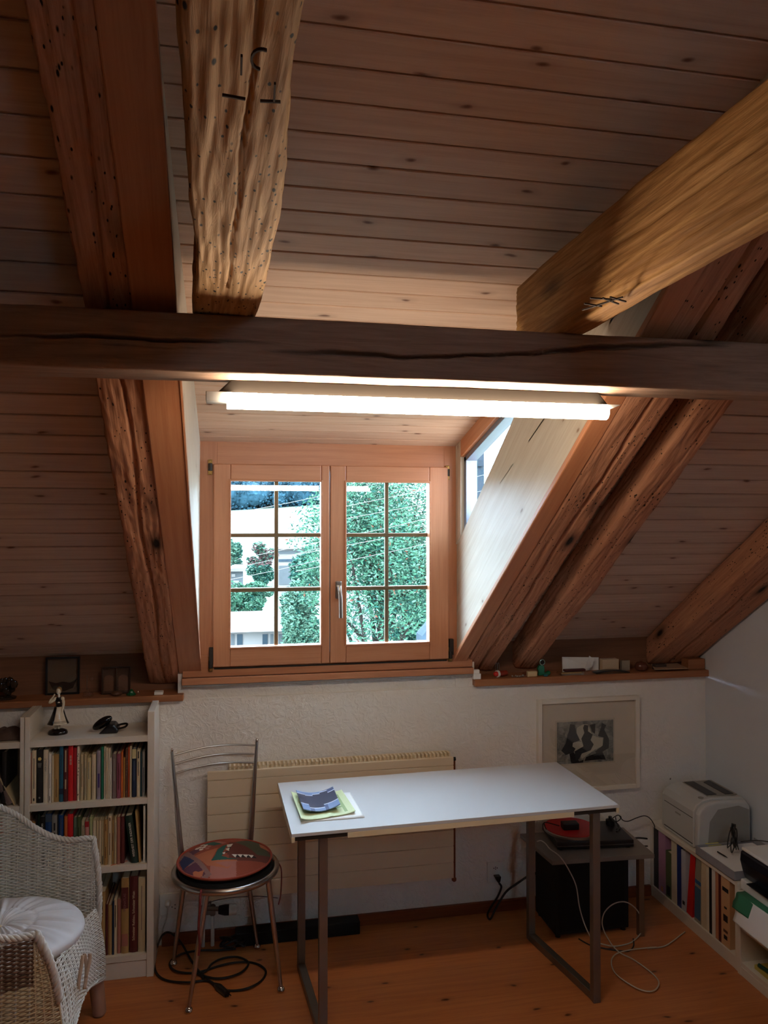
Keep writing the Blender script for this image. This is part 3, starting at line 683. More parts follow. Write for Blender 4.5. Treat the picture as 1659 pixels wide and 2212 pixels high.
def book(x0, x1, z0, z1, col, label, group, y=YF+.012, dep=.16, lean=0, title=None, tcol='ink', smudge=None, extra=None):
    w = x1-x0; t = .0022; r = thing('book', ((x0+x1)/2, y+dep/2, z0), label, 'book', group)
    piv = Matrix.Translation(((x0 if lean > 0 else x1), 0, z0)) @ Matrix.Rotation(lean, 4, 'Y') @ Matrix.Translation((-(x0 if lean > 0 else x1), 0, -z0))
    def bl(m, n, mt, **k): m.v = [tuple(piv @ V(p)) for p in m.v]; return m.build(n, mt, r, **k)
    m = MB(); m.box(x0, x0+t, y+t, y+dep, z0, z1); m.box(x1-t, x1, y+t, y+dep, z0, z1)
    bow = min(.004, w*.15); n = 6
    prof = [(x0+w*i/n, y+bow*(2*i/n-1)**2) for i in range(n+1)]+[(x1, y+t+bow), (x0, y+t+bow)]
    m.prism(prof, lambda a, b, k: (a, b, z1 if k else z0)); bl(m, 'cover', M['book_'+col])
    m = MB(); m.box(x0+t, x1-t, y+t+bow, y+dep-.004, z0+.003, z1-.003); bl(m, 'pages', M['book_paper'])
    xc = (x0+x1)/2
    if smudge:
        m = MB(); rn = random.Random(int(x0*9000)+7)
        for (a, b, ww, mc) in smudge: m.box(xc-w*ww/2, xc+w*ww/2, y-.0006, y+.001, z0+(z1-z0)*a, z0+(z1-z0)*b)
        bl(m, 'spine_label', pc('spine_'+smudge[0][3], BC.get(smudge[0][3], (30,26,24)), .6))
    if title:
        body, size, zf = title; Mx = piv @ frame((xc, y-.0004, z0+(z1-z0)*zf), (0,0,1), (-1,0,0), (0,-1,0))
        text(body, size, pc('title_'+tcol, BC.get(tcol, (30,26,24)), .6), Mx, 'spine_title', r)
    if extra: extra(bl, xc, y, z0, z1, w)
    return r
def yellow_flower(bl, xc, y, z0, z1, w):
    m = MB(); 
    for k in range(5): a = 2*PI*k/5; m.ball((xc+.0035*math.cos(a), y-.0005, z0+(z1-z0)*.83+.0035*math.sin(a)), .0035, 8, sc=(1,.15,1))
    bl(m, 'spine_emblem', pc('flower_yellow', (220,196,120)))
    m = MB(); m.ball((xc, y-.0005, z0+(z1-z0)*.1), .0035, 10, sc=(1,.15,1))
    for k in range(4): m.box(xc-w*(.32-.03*k), xc+w*(.32-.03*k), y-.0006, y+.001, z0+(z1-z0)*(.74-.022*k), z0+(z1-z0)*(.75-.022*k))
    bl(m, 'spine_lines', pc('spine_grey', BC['grey']))
def top_block(colr, f0=.84):
    def f(bl, xc, y, z0, z1, w):
        m = MB(); m.box(xc-w*.49, xc+w*.49, y-.0006, y+.001, z0+(z1-z0)*f0, z0+(z1-z0)*.995); bl(m, 'spine_label', pc('spine_'+colr, BC[colr]))
    return f
def purple_label(bl, xc, y, z0, z1, w):
    m = MB(); m.box(xc-w*.2, xc+w*.25, y-.0006, y+.001, z0+(z1-z0)*.24, z0+(z1-z0)*.53); bl(m, 'spine_label', pc('purple', (74,50,120)))
def speckle(colr):
    def f(bl, xc, y, z0, z1, w):
        m = MB(); rn = random.Random(5)
        for k in range(9): q = rn.uniform(.1, .9); m.ball((xc+rn.uniform(-.25, .25)*w, y, z0+(z1-z0)*q), w*.2, 8, sc=(1,.12,1.2))
        bl(m, 'spine_pattern', pc('spine_'+colr, BC[colr]))
    return f
ln = lambda a, b, w=.16, c='brown': (a, b, w, c)
R1 = [(72,104,225,'pinkbrown','thin pinkish paperback',{}),(108,164,190,'cream','cream paperback with a small black emblem',dict(smudge=[ln(.28,.85,.13,'black'),ln(.05,.1,.3,'black')])),
 (167,248,185,'black','thick black book with a yellow flower emblem',dict(extra=yellow_flower)),(258,320,180,'ivory','pale grey book with tall spaced capital letters',dict(title=('HERZKELT',.0105,.72), tcol='grey')),
 (324,362,225,'white','white paperback with thin dark lettering',dict(smudge=[ln(.3,.6,.2,'grey'),ln(.05,.14,.3,'grey')])),(366,388,250,'cream','very thin cream booklet',{}),(389,458,240,'tan','broad tan book',dict(smudge=[ln(.1,.48,.1,'brown')])),
 (461,512,140,'teal','tall teal blue book',dict(smudge=[ln(.5,.85,.14,'navy'),ln(.14,.24,.99,'navy')])),(516,570,165,'maroon','maroon book with pale lettering',dict(smudge=[ln(.24,.42,.3,'beige'),ln(.56,.97,.3,'beige')])),
 (573,637,135,'red','bright red book with pale letters near the top',dict(smudge=[ln(.66,.71,.4,'pink'),ln(.72,.77,.42,'pink'),ln(.78,.83,.4,'pink')])),(638,685,150,'darkred','darker red book',{}),
 (690,722,130,'ivory','tall slim book with black and cream pattern',dict(extra=speckle('black'))),(730,772,240,'beige','beige paperback',dict(smudge=[ln(.3,.8,.14)])),(780,812,238,'beige','slim grey-beige paperback',dict(smudge=[ln(.1,.7,.2,'grey')])),
 (816,868,278,'yellowish','shortest yellowish paperback',dict(smudge=[ln(.5,.9,.2,'grey')])),(875,930,238,'cream','wide pale beige paperback',dict(smudge=[ln(.1,.75,.12,'beige')])),(940,990,195,'lilac','lilac-grey book with a purple spine label',dict(extra=purple_label)),
 (998,1028,140,'green','slim green book',{}),(1032,1056,140,'ivory','slim ivory book',dict(smudge=[ln(.5,.9,.15,'beige')])),(1058,1085,150,'cream','slim cream book with faint lines',dict(smudge=[ln(.1,.8,.2,'beige')])),(1087,1112,160,'ivory','slim off-white book',{}),
 (1114,1134,278,'white','low thin white booklet',{}),(1140,1192,235,'greybrown','grey-brown book',dict(smudge=[ln(.4,.9,.25,'grey')])),(1197,1250,230,'mauve','mauve book',dict(smudge=[ln(.2,.8,.2,'maroon')])),(1253,1276,205,'orange','slim orange paperback',{}),
 (1279,1305,280,'ochre','low ochre paperback',{}),(1307,1340,170,'brown','dark brown patterned book',dict(extra=speckle('greybrown'))),(1342,1362,150,'rust','thin rust orange booklet',{}),(1365,1388,135,'cream','tall thin cream book',{}),
 (1394,1448,165,'navy','navy book with a cream top',dict(extra=top_block('yellowish',.8), smudge=[ln(.35,.75,.2,'slate')])),(1454,1496,180,'cream','cream book with a black boxed title',dict(smudge=[ln(.82,.97,.35,'black'),ln(.45,.75,.18,'brown')])),
 (1499,1520,210,'darkteal','thin dark teal book',{}),(1525,1556,200,'grey','grey paperback at the row\'s right end',dict(smudge=[ln(.1,.65,.25,'navy')]))]
seen = set()
def row(L, ox, oy, sc, z0, where, group, zmax, y=YF+.012, dep=.16, allv=True):
    for i, (a, b, t, col, desc, kw) in enumerate(L):
        x0 = at(ox+a/sc, oy, Y=y).x; x1 = at(ox+b/sc, oy, Y=y).x
        z1 = min(zmax, at(ox+(a+b)/2/sc, oy+t/sc, Y=y).z)
        lab = f'{desc}, {where}'
        if lab in seen: print('DUP', lab)
        seen.add(lab); rn = random.Random(i+int(z0*100))
        book(x0+.0004, x1, z0, z1, col, lab, group, y=y+rn.uniform(0, .008), dep=dep, **kw)
row(R1, 50, 1590, 5.925, .688, 'on the bookcase\'s upper book shelf', 'books on the upper book shelf', .900)
R2 = [(58,98,122,'brown','brown book at the left end'),(101,152,215,'ochre','short ochre book'),(156,177,130,'black','thin black book'),(180,206,112,'darkgreen','slim dark green book'),(212,276,150,'black','black book with a white capital title',dict(title=('TRACKS',.0085,.80),tcol='white')),
 (281,360,118,'blue','wide blue book',dict(extra=top_block('slate',.86))),(368,435,128,'grey','grey book with black marks',dict(smudge=[ln(.72,.86,.3,'black'),ln(.6,.68,.3,'black')])),(440,454,120,'navy','thin navy book'),(456,510,130,'blue','bright blue book',dict(smudge=[ln(.6,.95,.3,'slate')])),(520,562,150,'orange','orange paperback'),
 (564,635,118,'red','wide red book'),(641,682,165,'sage','sage green book',dict(smudge=[ln(.5,.8,.14,'darkgreen')])),(688,735,150,'olive','olive green book',dict(smudge=[ln(.6,.8,.16,'black')])),(741,784,205,'cream','cream paperback with red edges',dict(smudge=[ln(.5,.9,.16,'maroon')])),(791,842,205,'pink','pink-topped cream paperback',dict(extra=top_block('darkred',.88))),
 (847,885,155,'palegreen','tall pale green book'),(891,932,195,'cream','cream paperback just right of the armchair',dict(smudge=[ln(.02,.1,.8,'orange')])),(936,966,200,'beige','slim beige paperback',dict(smudge=[ln(.1,.6,.2,'brown')])),(969,998,200,'cream','slim cream paperback with a dark bottom mark',dict(smudge=[ln(.04,.08,.7,'black')])),
 (1000,1028,200,'beige','very slim sandy paperback',dict(smudge=[ln(.02,.2,.3,'black')])),(1031,1082,185,'tan','sandy tan paperback',dict(smudge=[ln(.15,.4,.16,'brown'),ln(.75,.9,.16,'brown')])),(1085,1132,140,'cream','tallest cream paperback',dict(smudge=[ln(.2,.65,.18,'brown'),ln(.9,.97,.3,'brown')])),(1135,1163,185,'tan','slim tan paperback',dict(smudge=[ln(.3,.7,.2,'brown')])),
 (1166,1195,162,'beige','slim beige book with faint lettering',dict(smudge=[ln(.5,.9,.2,'grey')])),(1199,1240,152,'pinkbrown','pinkish brown book'),(1243,1296,150,'maroon','dark red-brown book')]
R2 = [q if len(q) == 6 else q+({},) for q in R2]
row(R2, 50, 1740, 5.925, .435, 'on the bookcase\'s middle book shelf', 'books on the middle book shelf', .655)
y = YF+.012
def lx(u, v): return at(50+u/5.925, 1740+v/5.925, Y=y)
def leaner(b0, b1, t0, col, lab, **k):
    p, q, t = lx(*b0), lx(*b1), lx(*t0); w = q.x-p.x; L = math.hypot(t.x-p.x, t.z-.435); a = math.atan2(t.x-p.x, t.z-.435)
    return book(p.x, q.x, .436, .436+min(L, .215), col, lab, 'books on the middle book shelf', lean=a, **k)
leaner((1385,755),(1478,745),(1302,135),'darkgreen','dark green leaning book titled in white capitals, right end of the middle book shelf', title=('WEISHEIT DER INDIANER',.0118,.5), tcol='white')
leaner((1481,745),(1508,740),(1432,75),'tan','thin tan book leaning beside the dark green one, middle book shelf')
book(at(50+1535/5.925,1860,Y=y).x, at(50+1560/5.925,1860,Y=y).x, .435, .652, 'white', 'thin white book upright against the right side, middle book shelf', 'books on the middle book shelf')
m = MB(); p = [lx(1125,772), lx(1200,755), lx(1270,735), lx(1325,715)]
m.tube([(q.x, YF+.006+.01*i, .4366) for i, q in enumerate(p)], .0012, 6); tag(m.build('bookmark_ribbon', M['book_rust']), 'orange ribbon lying on the bookcase shelf below the paperbacks', 'ribbon')
R3 = [(165,232,470,'beige','grey-beige book beside the armchair braid',{}),(240,360,470,'tan','wide tan book with a small dark title',dict(smudge=[ln(.62,.85,.12,'brown')])),(366,416,720,'maroon','thin maroon book',{}),(418,500,740,'tan','low tan book',{}),(506,545,650,'navy','thin navy folder',{}),
 (547,602,612,'cream','cream book with black lettering',dict(smudge=[ln(.5,.9,.3,'black')])),(607,686,622,'pinkbrown','pinkish beige book',{}),
 (692,850,180,'tan','tan wine atlas with a dark red title panel',dict(extra=lambda bl, xc, y, z0, z1, w: (top_panel(bl, xc, y, z0, z1, w)))),
 (866,1036,142,'maroon','dark maroon book titled about Swiss wine',dict(title=('Schweizer Rebbau, Schweizer Wein',.0131,.485), tcol='cream')),(1046,1190,172,'beige','beige book with script lettering at the right end',dict(smudge=[ln(.3,.9,.1,'greybrown')]))]
def top_panel(bl, xc, y, z0, z1, w):
    m = MB(); m.box(xc-w*.46, xc+w*.44, y-.0006, y+.001, z0+(z1-z0)*.60, z0+(z1-z0)*.88); bl(m, 'spine_label', M['book_maroon'])
    for a, b in ((.10,.26),): m = MB(); m.box(xc-w*.44, xc+w*.42, y-.0006, y+.001, z0+(z1-z0)*a, z0+(z1-z0)*b); bl(m, 'spine_stain', M['book_pinkbrown'])
row(R3, 190, 1880, 9.62, .090, 'on the bookcase\'s lowest shelf', 'books on the lowest shelf', .40, dep=.19)
wa = [o for o in bpy.data.objects if o.get('label', '').startswith('tan wine atlas')][0]
text('WEINATLAS', .0125, pc('title_rose', (150,104,104), .6), frame((wa.location.x, YF+.009, .09+.74*.268), (0,0,1), (-1,0,0), (0,-1,0)), 'spine_title', wa)
# left bookcase content
def bx(px, y_=1700): return at(px, y_, Y=y).x
for a, b, t, c, l in ((-40,-18,1648,'slate','slate book on the cut-off bookcase, far left'),):
    book(bx(a), bx(b), .688, .86, c, l, 'books in the left bookcase')
def lean2(px0, w, ang, h, col, lab): book(bx(px0)-w, bx(px0), .70, .70+h, col, lab, 'books in the left bookcase', lean=-ang)
lean2(12, .016, rad(-1), .19, 'black', 'black book leaning, left edge of the photo'); 
book(bx(14), bx(14)+.022, .698, .89, 'greybrown', 'grey-brown book leaning steeply in the left bookcase', 'books in the left bookcase', lean=-rad(24))
book(bx(31)-.002, bx(31)+.003, .690, .90, 'beige', 'thin pale folder leaning beside the grey-brown book in the left bookcase', 'books in the left bookcase', lean=-rad(27))
for a, b, t, c, l in ((0,8,1772,'rust','reddish brown book, second shelf of the left bookcase, at photo edge'),(10,19,1760,'ivory','ivory book in the left bookcase, above the armchair back'),(20,25,1758,'brown','slim brown book in the left bookcase, above the armchair back'),(26,31,1756,'yellowish','slim yellowish book in the left bookcase'),(33,39,1764,'maroon','dark maroon book at the right end of the left bookcase')):
    book(bx(a,1780), bx(b,1780), .435, at((a+b)/2,t,Y=y).z, c, l, 'books in the left bookcase')

# ---------------- things on the bookcases
o_ = at(125,1585,Z=.928); fx, fy = o_.x, o_.y
fig = thing('figurine', (fx, fy, .928), 'porcelain dancer figurine in white skirt and black bodice on a black oval base', 'figurine')
PW = pc('porcelain', (226,214,190), .15); PB = pc('porcelain_black', (22,18,20), .12); 
MB().lathe([(.036,0),(.037,.006),(.033,.014),(.02,.02),(.0,.0215)], (fx,fy,.928), 28, sx=1, sy=.8).build('base', PB, fig, smooth=True)
for q in (-1, 1): m = MB(); m.tube([(fx+q*.006-.003, fy, .948), (fx+q*.006-.002, fy, .965), (fx+q*.006, fy, .99)], [.006,.005,.007], 10); m.build('leg', PW, fig, smooth=True)
m = MB(); m.grid(lambda u, v: (fx+.001+(.036-.024*v**.8)*(1+.06*math.sin(u*2*PI*9)*(1-v))*math.cos(u*2*PI)*1.05+v*.002, fy+(.030-.019*v**.8)*math.sin(u*2*PI), .968+.066*v), 54, 10); m.build('skirt', PW, fig, smooth=True, ang=0, solid=.0015)
m = MB(); m.grid(lambda u, v: (fx+.001+(.0372-.024*v**.8)*math.cos(rad(110)+u*rad(140))*1.06+v*.002, fy+(.0312-.019*v**.8)*math.sin(rad(110)+u*rad(140)), .968+.066*v), 14, 8)
m.grid(lambda u, v: (fx+.001+(.0372-.024*v**.8)*math.cos(rad(-20)+u*rad(60))*1.06+v*.002, fy+(.0312-.019*v**.8)*math.sin(rad(-20)+u*rad(60)), .968+.066*v), 8, 8)
m.build('overskirt', PB, fig, smooth=True, ang=0, solid=.002)
m = MB()
for zz_ in (.975, .980): m.tube([(fx+.001+.0366*math.cos(a_)*1.05*(1-(zz_-.968)*3), fy+.0305*math.sin(a_)*(1-(zz_-.968)*3), zz_) for a_ in [rad(200+k*11) for k in range(14)]], .0005, 5)
m.build('hem_band', PB, fig)
m = MB(); m.lathe([(.012,0),(.0105,.008),(.0125,.018),(.015,.028),(.012,.036),(.005,.039)], (fx+.003,fy,1.032), 20, sy=.75); m.build('bodice', PB, fig, smooth=True)
m = MB(); m.lathe([(.0062,0),(.0055,.01)], (fx+.004,fy-.006,1.050), 12, sy=.7); m.tube([(fx+.004,fy,1.068),(fx+.003,fy,1.082)], .0045, 10)
m.ball((fx+.002,fy-.001,1.094), .0115, 18, sc=(.85,.95,1.12)); m.ball((fx+.002,fy-.0115,1.092), .0018, 8)
sh = [(fx+.017,fy,1.064),(fx+.021,fy-.003,1.045),(fx+.019,fy-.008,1.028),(fx+.018,fy-.010,1.012)]
m.tube(spline(sh, 4), [.0062]*4+[.0048]*4+[.0036]*4+[.003], 10)
sh = [(fx-.010,fy,1.064),(fx-.024,fy-.006,1.054),(fx-.030,fy-.008,1.055),(fx-.018,fy-.007,1.072),(fx-.011,fy-.005,1.084)]
m.tube(spline(sh, 4), [.006]*4+[.0052]*4+[.004]*4+[.003]*4+[.0025], 10); m.ball((fx+.016,fy,1.064), .0085, 12); m.ball((fx-.010,fy,1.063), .0085, 12)
m.build('body', PW, fig, smooth=True)
m = MB(); m.ball((fx+.003,fy+.0025,1.097), .0122, 16, sc=(.92,.95,1.1)); m.ball((fx+.006,fy+.011,1.10), .006, 10); m.build('hair', pc('figurine_hair', (150,116,72), .3), fig, smooth=True)
# black telephone
tp = at(228,1583,Z=.928); ph = thing('telephone', (tp.x, tp.y, .928), 'glossy black telephone with tilted handset and a looped cord, on the bookcase top', 'telephone')
gb = pc('gloss_black', (14,14,18), .12)
m = MB(); m.prism([(-.032,0),(.040,0),(.040,.014),(.026,.034),(.005,.036),(-.020,.012)], lambda a, b, k: (tp.x+.008+a, tp.y-.02+.07*k, .928+b)); m.build('base', pc('dull_black', (22,22,26), .3), ph, bevel=.006, seg=3)
m = MB(); R_ = Matrix.Rotation(rad(-32), 3, 'Y'); m.ball((tp.x-.014, tp.y+.012, .9645), .042, 24, sc=(1,.42,.44), rot=R_); m.build('handset', gb, ph, smooth=True)
m = MB(); m.tube(spline([(tp.x+.035,tp.y+.02,.948),(tp.x+.06,tp.y+.025,.953),(tp.x+.078,tp.y+.02,.954),(tp.x+.074,tp.y+.0,.948),(tp.x+.05,tp.y-.005,.943),(tp.x+.038,tp.y+.003,.942)], 6), .0042, 8); m.build('cord', gb, ph, smooth=True)
cl = at(18,1602,Z=.928); m = MB(); m.grid(lambda u, v: (cl.x-.09+.16*u, YF+.02+.13*v, .931+.040*math.sin(PI*min(1,u*1.02))**.8*math.sin(PI*v)*(.75+.5*noise.noise(V((u*5, v*4, 3))))), 36, 20)
tag(m.build('folded_cloth', pc('brown_cloth', (92,70,58), .95, bump=.6), smooth=True, solid=.002), 'rumpled brown cloth on top of the left bookcase, cut by the photo edge', 'cloth')

# ================================================================ LEDGE, LEFT
ZL = 1.039
def lp(px, py, Y_): return at(px, py, Y=Y_)
c = lp(12,1488,3.36); rn = random.Random(4); m = MB()
m.lathe([(.040,0),(.042,.008),(.03,.012)], (c.x,3.36,ZL+.0005), 20, sy=.8)
for k in range(26): m.ball((c.x+rn.gauss(0,.018), 3.36+rn.gauss(0,.01), ZL+.024+rn.uniform(0,.05)*1), rn.uniform(.008,.016), 8, sc=(1,.8,1.2))
tag(m.build('stone_sculpture', [pc('glossy_dark_stone', (48,36,28), .12)], smooth=True), 'glossy dark knobbly ornament on the left ledge at the photo edge', 'ornament')
def frame_thing(name, px0, px1, py0, py1, Y_, bw, label, cat, mat, inner, tilt=.0, extra=None):
    a_, b_ = lp(px0,py0,Y_), lp(px1,py1,Y_); z0 = ZL+.0005; z1 = a_.z; x0, x1 = a_.x, b_.x; r = thing(name, ((x0+x1)/2, Y_, z0), label, cat)
    m = MB(); 
    for q in ((x0,x0+bw,z0,z1),(x1-bw,x1,z0,z1),(x0+bw,x1-bw,z0,z0+bw),(x0+bw,x1-bw,z1-bw,z1)): m.box(q[0],q[1],Y_,Y_+.018,q[2],q[3])
    m.build('frame', mat, r, bevel=.0012)
    m = MB(); m.box(x0+bw,x1-bw,Y_+.012,Y_+.016,z0+bw,z1-bw); m.build('picture', inner, r)
    m = MB(); m.box(x0+bw,x1-bw,Y_+.004,Y_+.006,z0+bw,z1-bw); m.build('glass_pane', M['pglass'], r)
    if extra: extra(r, x0, x1, z0, z1)
    return r
def boat(r, x0, x1, z0, z1):
    w, h = x1-x0, z1-z0; m = MB(); pl = [(.08,.36),(.3,.30),(.5,.34),(.7,.30),(.92,.40),(.8,.16),(.55,.08),(.4,.08),(.2,.14)]
    m.prism(pl, lambda a, b, k: (x0+a*w, 3.405-.0012*k+.0, z0+b*h)); m.build('dark_motif', pc('motif_dark', (34,24,22), .8), r)
frame_thing('picture_frame', 98, 171, 1421, 1502, 3.393, .0075, 'square black picture frame leaning at the back of the left ledge', 'picture frame', M['black'], pc('brown_print', (112,92,76)), extra=boat)
def arches(r, x0, x1, z0, z1):
    m = MB(); xm = (x0+x1)/2; m.box(xm-.003, xm+.003, 3.358, 3.378, z0, z1); m.build('centre_bar', pc('bronze_frame', (70,48,36), .3, .5), r)
    for c_ in ((x0+xm)/2, (x1+xm)/2):
        m = MB(); w = (x1-x0)*.17; pl = [(-w,.012),(w,.012)]+[(w*math.cos(a_), (z1-z0)*.55+w*.9*math.sin(a_)) for a_ in [PI*k/8 for k in range(9)]]
        m.prism(pl, lambda a, b, k: (c_+a, 3.3725-.001*k, z0+b)); m.build('arched_photo', pc('sepia', (120,84,64)), r)
frame_thing('double_picture_frame', 219, 281, 1443, 1487, 3.36, .005, 'small dark hinged double frame with arched photos on the left ledge', 'picture frame', pc('bronze_frame', (70,48,36), .3, .5), pc('sepia_dark', (84,58,46)), extra=arches)
g_ = lp(190,1500,3.335); r = thing('glass_ornament', (g_.x, 3.335, ZL), 'clear glass ornament with a thin stem between the two frames', 'ornament')
MB().lathe([(.020,0),(.022,.006),(.017,.02),(.006,.026),(.0035,.034)], (g_.x,3.335,ZL+.0005), 20).build('foot', M['pglass'], r, smooth=True)
MB().lathe([(.0012,0),(.0012,.058)], (g_.x-.004,3.335,ZL+.03), 10).build('stem', pc('thin_metal', (150,140,130), .2, .8), r)
MB().ball((g_.x+.015,3.335,ZL+.072), .010, 16).build('glass_ball', M['pglass'], r, smooth=True)
c = lp(251,1494,3.32); m = MB(); m.ball((c.x,3.322,ZL+.0115), .019, 16, sc=(1.1,.8,.55)); m.ball((c.x+.012,3.326,ZL+.011), .012, 12, sc=(1,.8,.7)); tag(m.build('brown_stone', pc('brown_stone', (88,54,36), .5, bump=.5), smooth=True), 'small rounded brown stone in front of the double frame', 'stone')
c = lp(284,1490,3.33); m = MB(); m.lathe([(.017,0),(.018,.004),(.012,.011),(.009,.017),(.0045,.022),(.0008,.026)], (c.x,3.33,ZL+.0005), 7); m.ball((c.x-.014,3.33,ZL+.004), .0055, 8, sc=(1.3,1,.7)); tag(m.build('green_crystal', pc('green_stone', (24,92,56), .2)), 'small pointed green stone on the left ledge', 'stone')
c = lp(298,1480,3.35); MBx = MB().lathe([(.0085,0),(.0075,.006),(.0045,.014),(.0015,.02),(.001,.03)], (c.x,3.35,ZL+.0005), 16); tag(MBx.build('glass_bell', M['pglass'], smooth=True), 'tiny clear glass bell right of the green stone', 'bell')
a_, b_ = lp(333,1490,3.31), lp(352,1497,3.31); m = MB(); m.box(a_.x,b_.x,3.31,3.345,ZL+.0005,ZL+.0125); o = m.build('small_box', M['paper'], bevel=.001); tag(o, 'small flat white box at the right end of the left ledge', 'box')

# ================================================================ LEDGE, RIGHT
ZR_ = 1.0495
def rbox(name, px0, px1, py0, py1, Y_, dep, mat, label, cat, z0=None, bevel=.0012):
    a_, b_ = lp(px0,py0,Y_), lp(px1,py1,Y_); z0 = ZR_ if z0 is None else z0
    m = MB(); m.box(a_.x, b_.x, Y_, Y_+dep, z0, max(z0+.002, a_.z)); return tag(m.build(name, mat, bevel=bevel), label, cat)
o = rbox('small_box', 1023, 1039, 1456, 1464, 3.306, .02, M['paper'], 'white little box at the left end of the right ledge, lower of two', 'box'); zt_ = lp(1030,1456,3.306).z+.0004
rbox('small_box', 1021, 1036, 1447.5, 1455, 3.309, .018, M['paper'], 'white little box stacked on another at the left end of the right ledge', 'box', z0=zt_)
c = lp(1078,1452,3.325); r = thing('torch', (c.x, 3.325, ZR_), 'small red torch with a white ring lying on the right ledge', 'torch'); rr = .0135; zc_ = ZR_+rr+.003
m = MB(); m.tube([(c.x-.002,3.33,zc_),(c.x+.042,3.345,zc_)], [.0125,.0115], 16); m.build('barrel', pc('red_brown_plastic', (140,50,34), .4), r, smooth=True)
m = MB(); m.tube([(c.x-.010,3.327,zc_),(c.x-.002,3.33,zc_)], rr+.0025, 20); m.build('ring', M['wplast'], r, smooth=True)
m = MB(); m.ball((c.x-.013,3.326,zc_), .0115, 16, sc=(1.2,1,1)); m.build('red_cap', pc('red_plastic', (196,34,24), .3), r, smooth=True)
m = MB(); rn = random.Random(2); c = lp(1120,1455,3.318)
for k in range(14): m.ball((c.x+rn.uniform(-.03,.03), 3.318+rn.uniform(-.01,.02), ZR_+.004), rn.uniform(.0025,.004), 8)
m.tube(spline([(c.x+.03*math.cos(k*1.1), 3.322+.012*math.sin(k*1.1), ZR_+.002) for k in range(7)], 4), .0008, 5)
tag(m.build('bead_string', pc('beads', (120,104,92), .3), smooth=True), 'tangled string of small beads beside the red torch', 'beads')
rbox('eraser', 1140, 1161, 1451, 1458.5, 3.308, .02, pc('eraser_cream', (204,178,136)), 'cream eraser with a dark slot in front of the green dispenser', 'eraser', bevel=.003)
c = lp(1141,1446,3.335); m = MB(); m.grid(lambda u, v: (c.x-.024+.05*u, 3.325+.03*v, ZR_+.0075+.007*math.sin(PI*u)+.003*v), 8, 4); m.box(c.x-.02, c.x+.02, 3.328, 3.35, ZR_, ZR_+.007); tag(m.build('leather_pouch', pc('leather', (120,70,48), .6), smooth=True), 'flat brown leather pouch behind the cream eraser', 'pouch')
# tape dispenser
c = lp(1173,1436,3.335); gp = pc('green_plastic', (28,110,74), .25); r = thing('tape_dispenser', (c.x, 3.335, ZR_), 'green snail-shaped tape dispenser on the right ledge', 'tape dispenser')
m = MB(); pl = [(-.026,0),(.030,0),(.036,.012),(.030,.020),(.014,.012),(.006,.012),(.004,.044),(-.008,.050),(-.020,.046),(-.028,.030),(-.022,.014)]
m.prism(pl, lambda a, b, k: (c.x+a, 3.328+.018*k, ZR_+b)); m.build('body', gp, r, bevel=.003, seg=3)
Rx = Matrix.Rotation(rad(90), 3, 'X')
m = MB(); cz_ = lp(1168,1431,3.322).z; m.tube([(c.x-.008+.012*math.cos(k*PI/12), 3.324, cz_+.012*math.sin(k*PI/12)) for k in range(24)], .0025, 8, closed=True); m.build('tape_ring', pc('ring_silver', (150,170,160), .2, .6), r, smooth=True)
m = MB(); m.lathe([(.0,0),(.0095,.0),(.0095,.004),(0,.004)], (c.x-.008,3.3275,cz_), 20, axis=Rx); m.build('tape_core', M['black'], r, smooth=True)
c = lp(1179,1455,3.306); m = MB(); m.prism([(-.009,0),(.009,0),(.010,.012),(-.010,.012)], lambda a, b, k: (c.x+a, 3.304+.010*k, ZR_+b*.8)); tag(m.build('pencil_sharpener', pc('teal_plastic', (30,110,120), .3), bevel=.002), 'tiny teal sharpener at the ledge edge under the green dispenser', 'sharpener')
# clear tray with maroon case
a_, b_ = lp(1212,1450,3.31), lp(1262,1452,3.31); r = thing('acrylic_tray', ((a_.x+b_.x)/2, 3.33, ZR_), 'clear acrylic tray holding odds and ends beside the white cards', 'tray')
m = MB(); m.box(a_.x,b_.x,3.308,3.36,ZR_,ZR_+.003)
for q in ((a_.x,b_.x,3.308,3.310),(a_.x,b_.x,3.358,3.36),(a_.x,a_.x+.002,3.31,3.358),(b_.x-.002,b_.x,3.31,3.358)): m.box(*q,ZR_+.003,ZR_+.012)
m.build('tray_walls', M['pglass'], r)
m = MB(); m.tube([(a_.x+.008,3.32,ZR_+.008),(b_.x-.01,3.318,ZR_+.008)], .004, 10); tag(m.build('pencil_stub', M['book_tan'], smooth=True), 'short tan pencil stub in the clear tray', 'pencil')
a_, b_ = lp(1218,1427,3.335), lp(1264,1440,3.335); m = MB(); m.box(a_.x,b_.x,3.325,3.35,ZR_+.0125,ZR_+.0235); tag(m.build('spectacle_case', pc('maroon_leather', (74,28,28), .4), bevel=.005, seg=3), 'maroon spectacle case resting on the clear tray', 'case')
for (p0,p1,p2,p3,Y_,lab) in (((1214,1419),(1293,1420),(1293,1432),(1215,1430),3.40,'long white card standing at the back of the right ledge'),((1273,1416.5),(1284,1424),(1278,1441),(1262,1446),3.365,'creased white card in front of the long white one')):
    P_ = [at(*p0,Y=Y_), at(*p1,Y=Y_), at(*p2,Y=Y_), at(*p3,Y=Y_-.02)]; zm = min(p.z for p in P_); P_ = [V((p.x,p.y,max(p.z, ZR_+.001))) for p in P_]
    if Y_ > 3.39: P_[2].z = P_[3].z = ZR_+.001
    m = MB(); m.add(P_, [(0,1,2,3)]); tag(m.build('paper_card', M['paper'], solid=.0008), lab, 'card')
rbox('cream_carton', 1302, 1337, 1425, 1441, 3.37, .035, pc('carton', (196,170,140)), 'cream carton with a tuck-in lid at the back of the right ledge', 'box')
